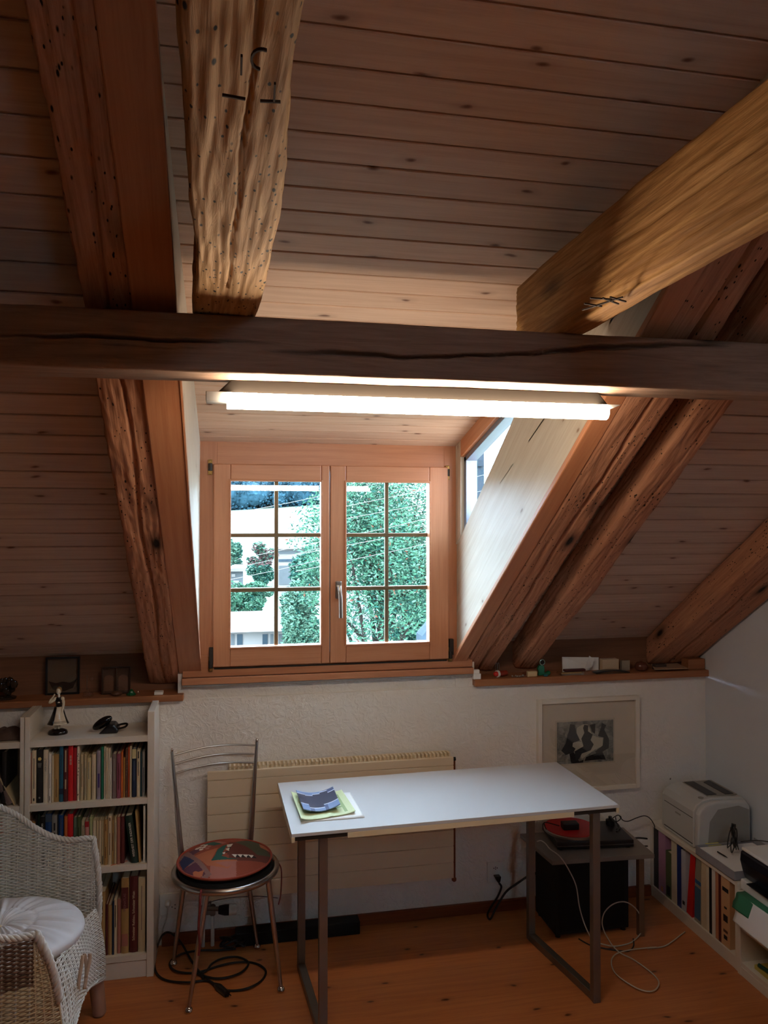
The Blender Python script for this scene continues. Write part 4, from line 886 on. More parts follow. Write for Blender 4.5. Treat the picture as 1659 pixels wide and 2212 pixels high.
m = MB(); c0_ = lp(1288,1448,3.305); c1_ = lp(1360,1453,3.305)
m.grid(lambda u, v: (c0_.x+(c1_.x-c0_.x)*u, 3.302+.045*v, ZR_+.004+.009*math.sin(PI*u)), 14, 3); r = m.build('booklet', pc('booklet_black', (28,28,32), .3), smooth=True, solid=.003); tag(r, 'dark booklet with curled cover at the front of the right ledge', 'booklet')
rbox('metal_box', 1343.5, 1361, 1427, 1441, 3.36, .02, pc('silver_box', (170,160,144), .25, .5), 'tiny silvery box between the carton and the round brown pot', 'box')
c = lp(1385,1440,3.345); r = thing('round_pot', (c.x,3.345,ZR_), 'round glossy brown wooden pot on the right ledge', 'pot'); pm = pc('brown_gloss', (96,52,38), .25)
MB().lathe([(.014,0),(.026,.006),(.031,.018),(.030,.026),(.026,.033)], (c.x,3.345,ZR_+.0002), 24, sy=.9).build('bowl', pm, r, smooth=True)
MB().lathe([(.0265,.033),(.02,.0395),(.008,.042),(.006,.045),(0.001,.047)], (c.x,3.345,ZR_+.0005), 24, sy=.9).build('lid', pm, r, smooth=True)
P_ = [at(1414,1446.5,Z=ZR_+.012), at(1487,1444,Z=ZR_+.012), at(1446,1425,Z=ZR_+.0125), at(1401,1426,Z=ZR_+.0125)]; m = MB(); m.add(P_, [(0,1,2,3)]); P_[0].z += 0
tag(m.build('cardboard_sheet', pc('cardboard', (190,160,134)), solid=.002), 'pale cardboard sheet lying between the brown pot and the wooden block', 'sheet')
rbox('spare_box', 1416, 1440, 1436, 1446, 3.345, .03, pc('dark_card', (60,44,38)), 'dark flat box under the pale cardboard sheet', 'box')
bpy.data.objects['spare_box'].scale = (1,1,1)
m = MB(); a_, b_ = lp(1497,1424,3.325), lp(1523,1446,3.325); m.box(a_.x-.024,b_.x,3.325,3.385,ZR_,a_.z); tag(m.build('wooden_block', M['ledge'], bevel=.002), 'plain wooden block at the right end of the right ledge', 'block')
m = MB(); 
for q in (0, .010): c = lp(1071,1425,3.40); m.tube(spline([(c.x+q,3.402,ZR_+.002),(c.x+q,3.402,ZR_+.045),(c.x+q+.006,3.402,ZR_+.05),(c.x+q+.008,3.402,ZR_+.02)], 4), .0012, 6)
tag(m.build('wire_hook', M['chrome'], smooth=True), 'bent thin wire hook standing behind the red torch', 'hook')
# ================================================================ RADIATOR
r = thing('radiator', (.44, 3.28, .20), 'flat cream radiator with horizontal grooves on the wall below the window', 'radiator'); W = M['radiator']
m = MB(); z = .200
while z < .72: m.box(-.084, .966, 3.250, 3.262, z+.0012, min(z+.0695, .727)-.0012); z += .0702
m.box(-.083, .965, 3.254, 3.268, .201, .726); m.build('front_panel', W, r, bevel=.001)
m = MB(); m.box(.0, .955, 3.268, 3.318, .21, .722); m.build('convector', W, r)
m = MB(); x = .004
while x < .955: m.box(x, x+.008, 3.272, 3.316, .722, .738); x += .0172
m.box(.0, .957, 3.312, 3.318, .72, .738); m.build('grille', W, r, bevel=.001)
m = MB(); q = at(985,1642,Y=3.27); m.tube([(.966,3.285,.708),(.985,3.285,.708)], .008, 10); m.build('bleed_valve', M['blackm'], r)
m = MB(); q = at(986,1900,Y=3.28); m.tube([(.978,3.285,.70),(.978,3.285,q.z),(.968,3.285,q.z)], .0065, 8); m.ball((.978,3.285,q.z), .011, 10); m.build('return_pipe', M['copper'], r, smooth=True)
v = at(475,1974,Y=3.23); vz = v.z; m = MB()
for x in (-.100, -.062): m.tube([(x,3.287,.0),(x,3.287,vz-.012)], .0075, 10)
m.build('supply_pipes', M['wplast'], r, smooth=True)
m = MB(); m.box(-.112,-.050,3.272,3.300,vz-.022,vz+.006)
for x in (-.100, -.062): m.tube([(x,3.286,vz-.03),(x,3.286,vz+.012)], .012, 6)
m.tube([(-.112,3.284,vz+.004),(-.03,3.262,vz+.004)], .009, 10); m.tube([(-.075,3.286,vz),(-.075,3.286,.215)], .008, 8); m.build('valve_block', M['steel'], r, bevel=.002)
e = at(508,1984,Y=3.23).x; m = MB(); m.tube([(-.036,3.255,vz+.004),(-.012,3.250,vz+.004),(.004,3.248,vz+.004)], [.016,.021,.021], 20); m.build('thermostat_base', M['blackm'], r, smooth=True)
m = MB(); m.tube([(.004,3.248,vz+.004),(.006,3.248,vz+.004),(.030,3.246,vz+.004),(.034,3.246,vz+.004)], [.019,.0215,.0215,.019], 20); m.build('thermostat_knob', M['wplast'], r, smooth=True)
# ================================================================ SOCKETS
def socket(name, x0, x1, z0, z1, label, holes):
    r = thing(name, ((x0+x1)/2, YW, (z0+z1)/2), label, 'wall socket'); m = MB(); m.box(x0,x1,3.319,3.3305,z0,z1); m.build('plate', M['wplast'], r, bevel=.002)
    m = MB()
    for x, z in holes: m.lathe([(.0022,0),(.0022,.0012)], (x, 3.3190, z), 8, axis=Matrix.Rotation(rad(90),3,'X'))
    m.build('pin_holes', M['blackm'], r); return r
a_, b_ = at(345,1931,Y=3.325), at(387,1973,Y=3.325)
socket('wall_socket', a_.x, b_.x, b_.z, a_.z, 'white wall socket with a white plug in it, beside the bookcase', [(a_.x+.05,b_.z+.032),(a_.x+.062,b_.z+.04),(a_.x+.062,b_.z+.025)])
sx, sz = (a_.x+b_.x)/2-.005, (a_.z+b_.z)/2
r = thing('white_plug', (sx, 3.30, sz), 'white plug with a thin white cable in the socket beside the bookcase', 'plug')
m = MB(); m.tube([(sx,3.318,sz+.008),(sx,3.298,sz+.008),(sx,3.292,sz+.004)], [.013,.012,.008], 14); m.build('plug_body', M['wplast'], r, smooth=True)
m = MB(); m.tube(spline([(sx,3.293,sz+.004),(sx,3.290,sz-.012),(sx-.004,3.298,sz-.045),(sx-.022,3.305,sz-.10),(-.262,3.308,.07),(-.268,3.31,.052)], 6), .0028, 8); m.build('cable', M['wcable'], r, smooth=True)
a_, b_ = at(1052,1863,Y=3.325), at(1087,1903,Y=3.325)
socket('wall_socket', a_.x, b_.x, b_.z, a_.z, 'white wall socket with a black plug in it, under the table', [((a_.x+b_.x)/2+q, a_.z-.026+w_) for q, w_ in ((-.008,0),(0,.004),(.008,0),(0,-.004))])
sx, sz = (a_.x+b_.x)/2+.003, b_.z+.026
def w5(u, v, **k): return at(1020+u/3.867, 1640+v/3.867, **k)
r = thing('power_cable', (sx, 3.29, sz), 'black plug and thick black cable running from the socket under the table', 'cable')
m = MB(); m.prism([(-.016,.011),(.014,.011),(.010,-.012),(.002,-.020),(-.004,-.012)], lambda p, q, k: (sx+p, 3.318-.03*k, sz+q)); m.build('plug_body', M['black'], r, bevel=.004)
P_ = [(sx+.004,3.292,sz-.018)]+[w5(*p, Y=3.29) for p in ((243,1070),(212,1150),(160,1230),(128,1300))]+[w5(150,1336,Z=.006)]+[w5(*p, Y=3.27) for p in ((190,1260),(235,1180),(290,1100),(380,1035),(470,975),(540,950))]
m = MB(); m.tube(spline(P_, 6), .0048, 8); m.build('cable', M['cable'], r, smooth=True)
# ================================================================ FLOOR CABLE
def w3(u, v, z=.006): return at(320+u/3.455, 1560+v/3.455, Z=z)
r = thing('extension_cable', w3(500,1850), 'black extension cable lying in loops on the floor under the metal chair', 'cable')
pa = [(655,1690),(520,1702),(400,1703),(290,1718),(215,1745),(165,1790),(170,1830),(215,1860),(300,1872),(380,1865),(450,1845),(520,1822),(620,1798),(740,1790),(830,1812),(878,1860),(850,1925),(770,1975),(680,2000),(580,2000),(500,1965),(430,1905),(360,1835),(300,1740),(255,1660),(200,1595),(145,1568),(100,1600),(62,1700),(48,1820),(80,1895),(160,1932),(300,1942),(400,1930),(460,1935),(510,1965),(555,2005)]
pts = [w3(u, v, .006+.006*(i % 5 == 2)) for i, (u, v) in enumerate(pa)]
for i in (24,25,26,27): pts[i] = at(320+pa[i][0]/3.455, 1560+pa[i][1]/3.455, Y=3.18+.03*(i == 26)); pts[i].z = max(.006, pts[i].z)
m = MB(); m.tube(spline(pts, 6), .0042, 8); m.build('cable', M['cable'], r, smooth=True)
m = MB(); m.tube(spline([w3(*p, .010) for p in ((355,1870),(420,1895),(500,1912),(590,1905),(690,1870),(745,1815),(735,1780),(660,1752),(560,1762),(480,1800),(440,1850),(400,1880),(420,1925))], 6), .0042, 8); m.build('cable', M['cable'], r, smooth=True)
a_, b_ = w3(500,1955,.012), w3(590,2030,.010); m = MB(); m.tube([a_, a_.lerp(b_,.3), b_], [.006,.013,.012], 10); d = (b_-a_).normalized()
for q in (-.006, .006): s_ = V((-d.y, d.x, 0))*q; m.tube([b_+s_, b_+s_+d*.016], .002, 6)
m.build('plug', M['black'], r, smooth=True)
m = MB(); rn = random.Random(8); c = w3(650,1640,.02); pts = [(c.x+.045*math.cos(k*1.3)+rn.uniform(-.02,.02), 3.255+.03*math.sin(k*1.7), .012+.03*rn.random()) for k in range(16)]
m.tube(spline(pts, 5), .004, 6); tag(m.build('cable_tangle', M['cable'], smooth=True), 'tangle of black cable by the wall under the radiator valve', 'cable')
m = MB(); m.box(.03, .552, 3.250, 3.312, .0005, .055); tag(m.build('flat_case', M['blackm'], bevel=.004), 'long low black case on the floor against the wall under the radiator', 'case')
m = MB(); m.tube(spline([at(x,y,Y=3.235) for x, y in ((436,1958),(448,1952),(470,1944),(510,1938),(560,1936),(600,1940))], 6), .0013, 6); tag(m.build('thin_wire', M['cable'], smooth=True), 'thin dark wire arching above the thermostat knob', 'cable')
# ================================================================ METAL CHAIR
ang = rad(10.4); cc = V((-.008, 3.045, 0)); ux = V((math.cos(ang), math.sin(ang), 0)); uy = V((-math.sin(ang), math.cos(ang), 0))
def ch(a, b, z): return cc+ux*a+uy*b+V((0,0,z))
r = thing('metal_chair', cc, 'silver tubular metal chair with round seat and three thin backrest bars', 'chair'); RZ = .418
m = MB(); m.tube([ch(.192*math.cos(2*PI*k/48), .192*math.sin(2*PI*k/48), RZ) for k in range(48)], .0125, 12, closed=True); m.build('seat_ring', M['chrome'], r, smooth=True)
m = MB(); m.lathe([(0.001,RZ-.006),(.176,RZ-.006),(.182,RZ+.004),(.178,RZ+.018),(.16,RZ+.022),(.001,RZ+.022)], cc, 40); m.build('seat', M['blackm'], r, smooth=True)
feet = [V((-.136,2.855,0)), V((.195,2.913,0)), V((.118,3.228,0)), V((-.21,3.170,0))]
tops = [ch(-.095,-.150,RZ-.006), ch(.135,-.125,RZ-.006), ch(.10,.150,RZ-.006), ch(-.13,.13,RZ-.006)]
for f_, t_ in zip(feet, tops):
    m = MB(); m.tube([t_, t_.lerp(f_+V((0,0,.02)),.5), f_+V((0,0,.018))], [.0105,.0098,.0068], 12); lg = m.build('leg', M['chrome'], r, smooth=True)
    m = MB(); m.lathe([(.004,0),(.011,.002),(.0145,.009),(.012,.017),(.006,.022)], f_, 18); m.build('ball_foot', M['ball'], lg, smooth=True)
    bf = bpy.data.objects[PM and list(PM)[-1]]; bf.matrix_parent_inverse = Matrix.Identity(4)
pl_, pr_ = at(371,1622,Y=3.195), at(555,1600,Y=3.238); bl_ = ch(-.150,.125,RZ); br_ = ch(.125,.150,RZ)
for b_, t_ in ((bl_, pl_), (br_, pr_)):
    m = MB(); m.tube([b_, b_.lerp(t_,.35)+V((0,-.004,0)), t_], [.0125,.0105,.006], 12); p_ = m.build('back_post', M['chrome'], r, smooth=True)
    m = MB(); m.ball(t_+V((0,0,.003)), .0075, 12); m.build('finial', M['ball'], r, smooth=True)
for k, f_ in enumerate((.045, .128, .212)):
    A_ = pl_.lerp(bl_, f_); B_ = pr_.lerp(br_, f_*.98); n_ = uy*(.030)
    m = MB(); m.tube([A_+(B_-A_)*t+n_*math.sin(PI*t)+V((0,0,.010*math.sin(PI*t))) for t in [i/14 for i in range(15)]], .0038, 8); m.build('back_bar', M['chrome'], r, smooth=True)
# cushion with kilim pattern
ks = {'k_rust': (136,62,40), 'k_navy': (36,40,72), 'k_orange': (170,96,62), 'k_teal': (34,84,74), 'k_brown': (96,44,32), 'k_olive': (70,72,50), 'k_plum': (84,42,58), 'k_white': (214,204,190), 'k_pink': (160,98,84), 'k_taupe': (128,92,84), 'k_black': (30,24,26)}
kn = list(ks); km = [plain('kilim_'+k[2:], ks[k], .95, var=.14, bump=.5, bs=500) for k in kn]
def poly(u, v, P_):
    c = False; j = len(P_)-1
    for i in range(len(P_)):
        if (P_[i][1] > v) != (P_[j][1] > v) and u < (P_[j][0]-P_[i][0])*(v-P_[i][1])/(P_[j][1]-P_[i][1])+P_[i][0]: c = not c
        j = i
    return c
# pattern laid out on a 1660 x 1085 field, then mapped onto the cushion disc
KP = [('k_rust',[(560,160),(1150,100),(1050,230),(800,240)]),('k_olive',[(920,240),(1150,170),(1290,220),(1440,420),(1250,430),(1100,330)]),('k_orange',[(1290,240),(1440,290),(1450,360),(1300,310)]),
      ('k_brown',[(820,420),(930,230),(1120,330),(1300,470),(1180,440)]),('k_taupe',[(130,330),(270,270),(620,600),(500,660)]),('k_navy',[(170,400),(230,330),(380,440),(230,500)]),('k_plum',[(230,500),(400,460),(540,590),(400,640)]),
      ('k_orange',[(370,550),(410,545),(450,560),(520,555),(500,600),(430,610),(380,590)]),('k_plum',[(290,290),(430,250),(440,330),(350,360)]),('k_teal',[(480,200),(620,170),(760,250),(640,270)]),('k_pink',[(640,190),(700,180),(820,240),(760,256)]),
      ('k_orange',[(370,380),(700,310),(610,470),(970,490),(840,570),(560,520)]),('k_pink',[(660,500),(980,500),(830,560)]),('k_teal',[(610,475),(660,410),(690,340),(760,290),(830,270),(760,390),(830,460),(1000,480)]),
      ('k_white',[(820,275),(910,265),(880,310),(830,320)]),('k_black',[(830,318),(880,312),(860,360)]),('k_white',[(800,340),(860,325),(850,370)]),('k_black',[(770,378),(850,372),(830,400)]),('k_white',[(760,390),(800,380),(790,420)]),('k_rust',[(760,415),(830,390),(820,450),(750,430)])]
for k in range(4): KP.append(('k_white', [(890+k*75,420+k*4),(965+k*75,424+k*4),(940+k*75,462+k*2)])); KP.append(('k_black', [(965+k*75,424+k*4),(1015+k*75,462+k*2),(940+k*75,462+k*2)]))
for u, v in ((470,212),(420,240),(520,236),(400,268),(496,268),(570,270),(460,300),(545,300),(440,258)): KP.append(('k_white' if (u//10) % 3 else 'k_pink', [(u-34,v),(u-14,v-15),(u+18,v-13),(u+34,v),(u+12,v+15),(u-16,v+14)]))
def kil(x, y):   # x, y in cushion radius units, seen from the front of the chair
    u = 795+650*x; v = 385-262*y
    col = 'k_brown' if u > 850 else 'k_rust'
    if v > 500 and u > 600: col = 'k_rust' if u > 950 else 'k_pink'
    for k, P_ in KP:
        if poly(u, v, P_): col = k
    return kn.index(col)
CR = .176; zc0 = RZ+.0225; cq = cc+V((-.004,-.004,0))
r = thing('seat_cushion', cq+V((0,0,zc0)), 'round kilim-patterned cushion in rust, navy and teal on the metal chair', 'cushion')
m = MB(); Nn = 130
fr_ = math.hypot(cq.x, cq.y)
vx = V((math.cos(rad(0)), 0, 0))
def up_(x, y):
    rr = min(1, math.hypot(x, y)); return zc0+.018+.024*(1-rr**3)
nr, na = 62, 300
for i in range(nr+1):
    for j in range(na):
        rr = i/nr; a = 2*PI*j/na; m.v.append((cq.x+CR*rr*math.cos(a), cq.y+CR*rr*math.sin(a), up_(rr, 0)))
for i in range(nr):
    for j in range(na):
        rr = (i+.5)/nr; a = 2*PI*(j+.5)/na
        m.f.append((i*na+j, (i+1)*na+j, (i+1)*na+(j+1) % na, i*na+(j+1) % na)); m.m.append(kil(rr*math.cos(a), rr*math.sin(a)))
m.build('cover_top', km, r, smooth=True, ang=0)
m = MB(); m.lathe([(.001,zc0),(.150,zc0),(.170,zc0+.008),(CR,zc0+.019)], (cq.x,cq.y,0), 60); m.build('cover_underside', km[kn.index('k_brown')], r, smooth=True)
m = MB(); m.tube([(cq.x+(CR+.001)*math.cos(2*PI*k/60), cq.y+(CR+.001)*math.sin(2*PI*k/60), zc0+.0185) for k in range(60)], .0042, 8, closed=True); m.build('piping', plain('piping_rust', (150,62,40), .8), r, smooth=True)
tm = plain('tie_red', (110,36,34), .9)
for P_, rr in (([ch(-.118,-.165,RZ+.012),ch(-.125,-.188,RZ-.005),ch(-.128,-.203,RZ-.03),ch(-.133,-.206,RZ-.10),ch(-.129,-.204,RZ-.16),ch(-.132,-.203,RZ-.20)], .0042),([ch(.178,-.02,RZ+.012),ch(.20,-.035,RZ-.0),ch(.209,-.04,RZ-.03),ch(.207,-.04,RZ-.11),ch(.197,-.042,RZ-.155)], .0022)):
    m = MB(); m.tube(spline(P_, 5), rr, 6); m.build('tie', tm, r, smooth=True)
# ================================================================ TABLE
TL = [V(p) for p in ((.206,2.570,.72),(1.408,2.601,.72),(1.368,3.117,.72),(.183,3.088,.72))]
tx = (TL[1]-TL[0]).normalized(); ty = V((-tx.y, tx.x, 0)); TW = 1.196; TD = .517
def tb(a, b, z): return V((TL[0].x, TL[0].y, 0))+tx*a+ty*b+V((0,0,z))
def tbox(m, a0, a1, b0, b1, z0, z1, k=0): return m.obox(tb((a0+a1)/2,(b0+b1)/2,(z0+z1)/2), tx*(a1-a0)/2, ty*(b1-b0)/2, (0,0,(z1-z0)/2), k)
r = thing('desk_table', tb(.6,.26,0), 'narrow white-topped table on grey square steel trestle legs below the window', 'table')
m = MB(); tbox(m, 0, TW, 0, TD, .7085, .72); m.build('tabletop', M['white_cool'], r, bevel=.0012)
m = MB()
for b0, b1 in ((.0,.016),(TD-.016,TD)):
    tbox(m, .189, TW-.178, b0, b1, .690, .7085); tbox(m, 0, .011, b0, b1, .690, .7085); tbox(m, TW-.009, TW, b0, b1, .690, .7085)
tbox(m, 0, .011, .016, TD-.016, .690, .7085); tbox(m, TW-.009, TW, .016, TD-.016, .690, .7085)
m.build('edge_band', M['edge'], r, bevel=.0008)
for s_ in (0, 1):
    p = at(698,1900,Y=2.60) if not s_ else at(1284,1900,Y=2.635); a = (p-tb(0,0,0)).dot(tx); pb = at(651,1900,Y=3.045) if not s_ else at(1149,1900,Y=3.06); ab = (pb-tb(0,0,0)).dot(tx); ac = (a+ab)/2
    for b, aa in ((.032, a), (.475, ab)):
        m = MB(); tbox(m, aa-.0145, aa+.0145, b-.0145, b+.0145, 0, .700); m.build('leg', M['steel'], r, bevel=.002)
        m = MB(); a0, a1 = (.012, .188) if not s_ else (TW-.177, TW-.010)
        tbox(m, a0, a1, max(.004, b-.03), b+.03, .694, .7075); m.build('bracket', M['darksteel'], r, bevel=.001)
    m = MB(); P0_, P1_ = tb(a,.047,.015), tb(ab,.46,.015); d = (P1_-P0_)/2; m.obox((P0_+P1_)/2, d, V((-d.y,d.x,0)).normalized()*.0145, (0,0,.0145)); m.build('foot_rail', M['steel'], r, bevel=.002)
    m = MB(); P0_, P1_ = tb(a,.047,.682), tb(ab,.46,.682); d = (P1_-P0_)/2; m.obox((P0_+P1_)/2, d, V((-d.y,d.x,0)).normalized()*.0125, (0,0,.011)); m.build('top_rail', M['steel'], r, bevel=.002)
# papers on the table
def w6(u, v, z=.721): return at(600+u/7.541, 1680+v/7.541, Z=z)
def sheet(name, q, zf, mat, solid=.0006, nu=24, nv=10):
    P_ = [w6(*p) for p in q]; m = MB()
    def fn(u, v):
        p = (P_[0]*(1-u)+P_[1]*u)*(1-v)+(P_[3]*(1-u)+P_[2]*u)*v; return (p.x, p.y, .7205+zf(u, v))
    m.grid(fn, nu, nv, m=mat[1] if isinstance(mat, tuple) else 0); return m.build(name, mat[0] if isinstance(mat, tuple) else mat, smooth=True, solid=solid, ang=0), fn
# corners: front-left, front-right, back-right, back-left
o, _ = sheet('paper_sheet', [(380,730),(1415,648),(1180,245),(250,270)], lambda u, v: .0008+.001*(u**4), M['paper']); tag(o, 'plain white sheet of paper lying under the green brochure', 'sheet')
gl = plain('pale_green_print', (204,212,160), .5); gl2 = plain('green_print_lines', (150,170,110), .5)
fold = lambda u, v: .004+.012*(2*u-1)**4*(.6 if u > .5 else 1)+.003*math.exp(-((u-.55)/.03)**2)*(1-v)
o, fn = sheet('brochure', [(378,738),(1270,590),(1040,240),(215,290)], fold, ([gl, gl2], lambda i, j: 1 if (28 <= i <= 29 and 1 < j < 17) or (25 <= i <= 31 and i != 30 and j in (6,8,10,12) and i < 28) else 0), nu=34, nv=20); tag(o, 'pale green brochure with curling edges on the left of the table', 'brochure')
bk = {'d': plain('booklet_slate', (50,58,80), .3), 'l': plain('booklet_blue', (120,146,186), .3), 'w': plain('booklet_white', (214,222,236), .3), 'm': plain('booklet_mid', (74,92,132), .3)}
def bkm(i, j):
    u, v = i/44, j/30
    lo = .20+.05*math.floor(u*4) if u > .25 else .16; lo = {0:.30,1:.14,2:.14,3:.26,4:.26}[min(4, int(u*5))]; hi = {0:.84,1:.80,2:.86,3:.93,4:.80}[min(4, int(u*5))]
    if abs(v-lo) < .022 or abs(v-hi) < .022: return 2
    if v < lo: return 1 if (int(u*10) % 4) != 2 else 3
    if v > hi: return 3 if u > .7 else 1
    return 0
o, _ = sheet('booklet', [(420,640),(1020,555),(900,262),(295,322)], lambda u, v: .012+.016*(2*u-1)**2, ([bk['d'],bk['l'],bk['w'],bk['m']], bkm), solid=.003, nu=44, nv=30); tag(o, 'dark slate-blue booklet with stepped light borders on top of the green brochure', 'booklet')
# ================================================================ CORNER: CABINET, TURNTABLE
P1, P2, P3 = at(1193,1860,Z=.352), at(1414,1845,Z=.352), at(1122,1799,Z=.352); P3.y = min(P3.y, 3.30); d = P2-P1; ex = d.normalized(); ey = V((-ex.y, ex.x, 0)); dp = 3.29-max(P1.y, P2.y)
r = thing('low_side_table', (P1+P2)/2+ey*dp/2-V((0,0,.352)), 'small low table with a grey top behind the table\'s right legs', 'side table')
gt = plain('grey_laminate', (128,116,104), .5)
m = MB(); m.prism([(0,0),(d.length,0),(d.length,dp),((P3-P1).dot(ex),dp)], lambda a, b, k: P1+ex*a+ey*b+V((0,0,.018*k-.018))); m.build('tabletop', gt, r, bevel=.002)
for a, b in ((d.length-.05,.03),(d.length-.05,dp-.03)): m = MB(); q = P1+ex*a+ey*b; m.box(q.x-.012,q.x+.012,q.y-.012,q.y+.012,0,.334); m.build('leg', pc('table_leg_wood', (110,78,54), .6), r)
m = MB(); m.box(1.352,1.69,3.055,3.27,.012,.332); r = thing('black_cabinet', (1.52,3.16,0), 'black box-shaped cabinet standing on the floor beneath the grey tabletop', 'cabinet')
m.build('body', M['blackm'], r, bevel=.004)
for x, y in ((1.37,3.07),(1.67,3.07),(1.37,3.25),(1.67,3.25)): m = MB(); m.lathe([(.012,0),(.012,.012)], (x,y,0), 12); m.build('foot', M['black'], r)
m = MB(); m.box(1.375,1.668,3.051,3.056,.03,.31); m.build('front_cloth', plain('speaker_cloth', (14,14,14), 1, bump=.8, bs=900), r)
tz = .3525
def wt(u, v, z): return at(1150+u/5.925, 1740+v/5.925, Z=z)
FL, FR_, BL_ = wt(320,585,tz), wt(1300,545,tz), wt(75,345,tz+.05); ex = (FR_-FL).normalized(); ey = V((-ex.y, ex.x, 0)); Lw = (FR_-FL).length; D_ = min(.26, 3.30-max(FL.y, FR_.y))
r = thing('turntable', (FL+FR_)/2+ey*D_/2, 'black record turntable with a red platter mat on the grey low table', 'turntable')
m = MB(); m.prism([(0,0),(Lw,0),(Lw,D_),(0,D_)], lambda a, b, k: FL+ex*a+ey*b+V((0,0,.006+.030*k))); m.build('plinth', plain('turntable_black', (26,22,24), .35), r, bevel=.003)
m = MB(); m.prism([(.0,-.001),(Lw,-.001),(Lw,.0),(0,.0)], lambda a, b, k: FL+ex*a+ey*b+V((0,0,.018+.0015*k))); m.build('trim_line', M['chrome'], r)
for a, b in ((.02,.02),(Lw-.02,.02),(.02,D_-.02),(Lw-.02,D_-.02)): m = MB(); q = FL+ex*a+ey*b; m.lathe([(.012,0),(.012,.007)], q, 10); m.build('foot', M['black'], r)
pc_ = wt(560,370,tz+.045); pc_ = FL+ex*(pc_-FL).dot(ex)+ey*.128; R0 = .118
m = MB(); m.lathe([(.001,.036),(R0,.036),(R0,.046),(R0-.003,.0475),(.001,.0475)], pc_, 48); m.build('platter', M['chrome'], r, smooth=True)
m = MB(); m.lathe([(.001,.0475),(R0-.006,.0475),(R0-.006,.050),(.001,.050)], pc_, 48); m.build('mat', plain('red_record', (190,22,26), .4), r)
m = MB(); m.lathe([(.0,.05),(.0035,.05),(.003,.062),(.0,.062)], pc_, 10); m.build('spindle', M['chrome'], r)
tp_ = FL+ex*(Lw-.035)+ey*(D_-.04)
m = MB(); m.lathe([(.02,.036),(.02,.055),(.008,.06),(.008,.07)], tp_, 16); m.tube(spline([tp_+V((0,0,.066)), tp_-ey*.10+V((0,0,.066)), tp_-ey*.15-ex*.03+V((0,0,.062))], 6), .004, 8); m.build('tonearm', M['black'], r, smooth=True)
q = pc_+ex*(-.01)-ey*.02; m = MB(); m.obox(q+V((0,0,.0645)), ex*.036, ey*.022, (0,0,.014)); tag(m.build('small_black_box', M['black'], bevel=.004), 'small black box lying on the red turntable mat', 'box')
# cables around the turntable
def wc(lst, Y_, rr=.0022, name='black_cable', lab='', mat='cable'):
    m = MB(); m.tube(spline([wt(*p, z=0) if False else at(1150+p[0]/5.925, 1740+p[1]/5.925, Y=Y_+.0006*i) for i, p in enumerate(lst)], 6), rr, 7); return tag(m.build(name, M[mat], smooth=True), lab, 'cable')
wc([(345,260),(165,215),(160,260),(195,330),(260,380)], 3.2, lab='short black cable curling over the turntable\'s left back corner')
wc([(860,365),(960,280),(1040,225),(1110,190),(1135,150),(1100,125),(1060,140),(980,200),(935,245)], 3.24, lab='black cable looping up behind the table\'s right front leg')
wc([(1110,125),(1160,190),(1230,200),(1330,160),(1430,132),(1500,160),(1550,230),(1568,280)], 3.26, lab='black cable arching from behind the table to the low white shelf')
wc([(1065,150),(1080,230),(1130,330),(1085,300),(1065,360),(1080,440),(1090,480)], 3.16, lab='thin black cable dangling over the turntable\'s right side')
wc([(1270,425),(1360,415),(1470,425)], 3.22, .004, lab='pair of black leads running from turntable to the white shelf')
wc([(1310,485),(1390,515),(1475,520)], 3.20, .003, lab='short black lead below the pair going to the white shelf')
m = MB(); P_ = [wt(60,460,.375), wt(110,450,.372), wt(170,490,.366), wt(230,560,.362)]+[at(1020+u/3.867, 1640+v/3.867, Y=P1.y-.012-.002*i) for i, (u, v) in enumerate(((735,815),(810,930),(868,1060),(895,1230),(935,1370),(985,1480)))]
P_ += [at(1020+u/3.867, 1640+v/3.867, Z=.005) for u, v in ((1010,1520),(1070,1540),(1180,1562),(1290,1545),(1350,1515))]
P_ += [at(1020+u/3.867, 1640+v/3.867, Y=3.0) for u, v in ((1410,1450),(1428,1390),(1390,1280),(1320,1210),(1250,1190),(1170,1215),(1105,1280),(1085,1360),(1100,1430),(1130,1490))]
P_ += [at(1020+u/3.867, 1640+v/3.867, Z=.009) for u, v in ((1175,1560),(1240,1620),(1340,1670),(1450,1745),(1530,1815),(1560,1870),(1530,1925),(1470,1940),(1380,1915),(1270,1850),(1190,1780),(1162,1700),(1185,1640),(1260,1605),(1390,1583),(1540,1570))]
P_ += [at(1360+u/3.866, 1640+v/3.866, Z=.005) for u, v in ((150,1580),(280,1565),(360,1520),(430,1465),(462,1440))]
P_[-1].x = min(P_[-1].x, 1.94); m.tube(spline(P_, 6), .0024, 7); tag(m.build('white_cable', M['wcable'], smooth=True), 'long thin white cable hanging off the grey top and looping over the floor', 'cable')
m = MB(); m.tube(spline([at(1020+u/3.867, 1640+v/3.867, Z=.004) for u, v in ((890,1500),(990,1555),(1100,1580),(1230,1600),(1310,1600),(1348,1560),(1345,1500))], 6), .0028, 7); tag(m.build('black_cable', M['cable'], smooth=True), 'black cable on the floor right of the table\'s front leg, beside the white cable', 'cable')
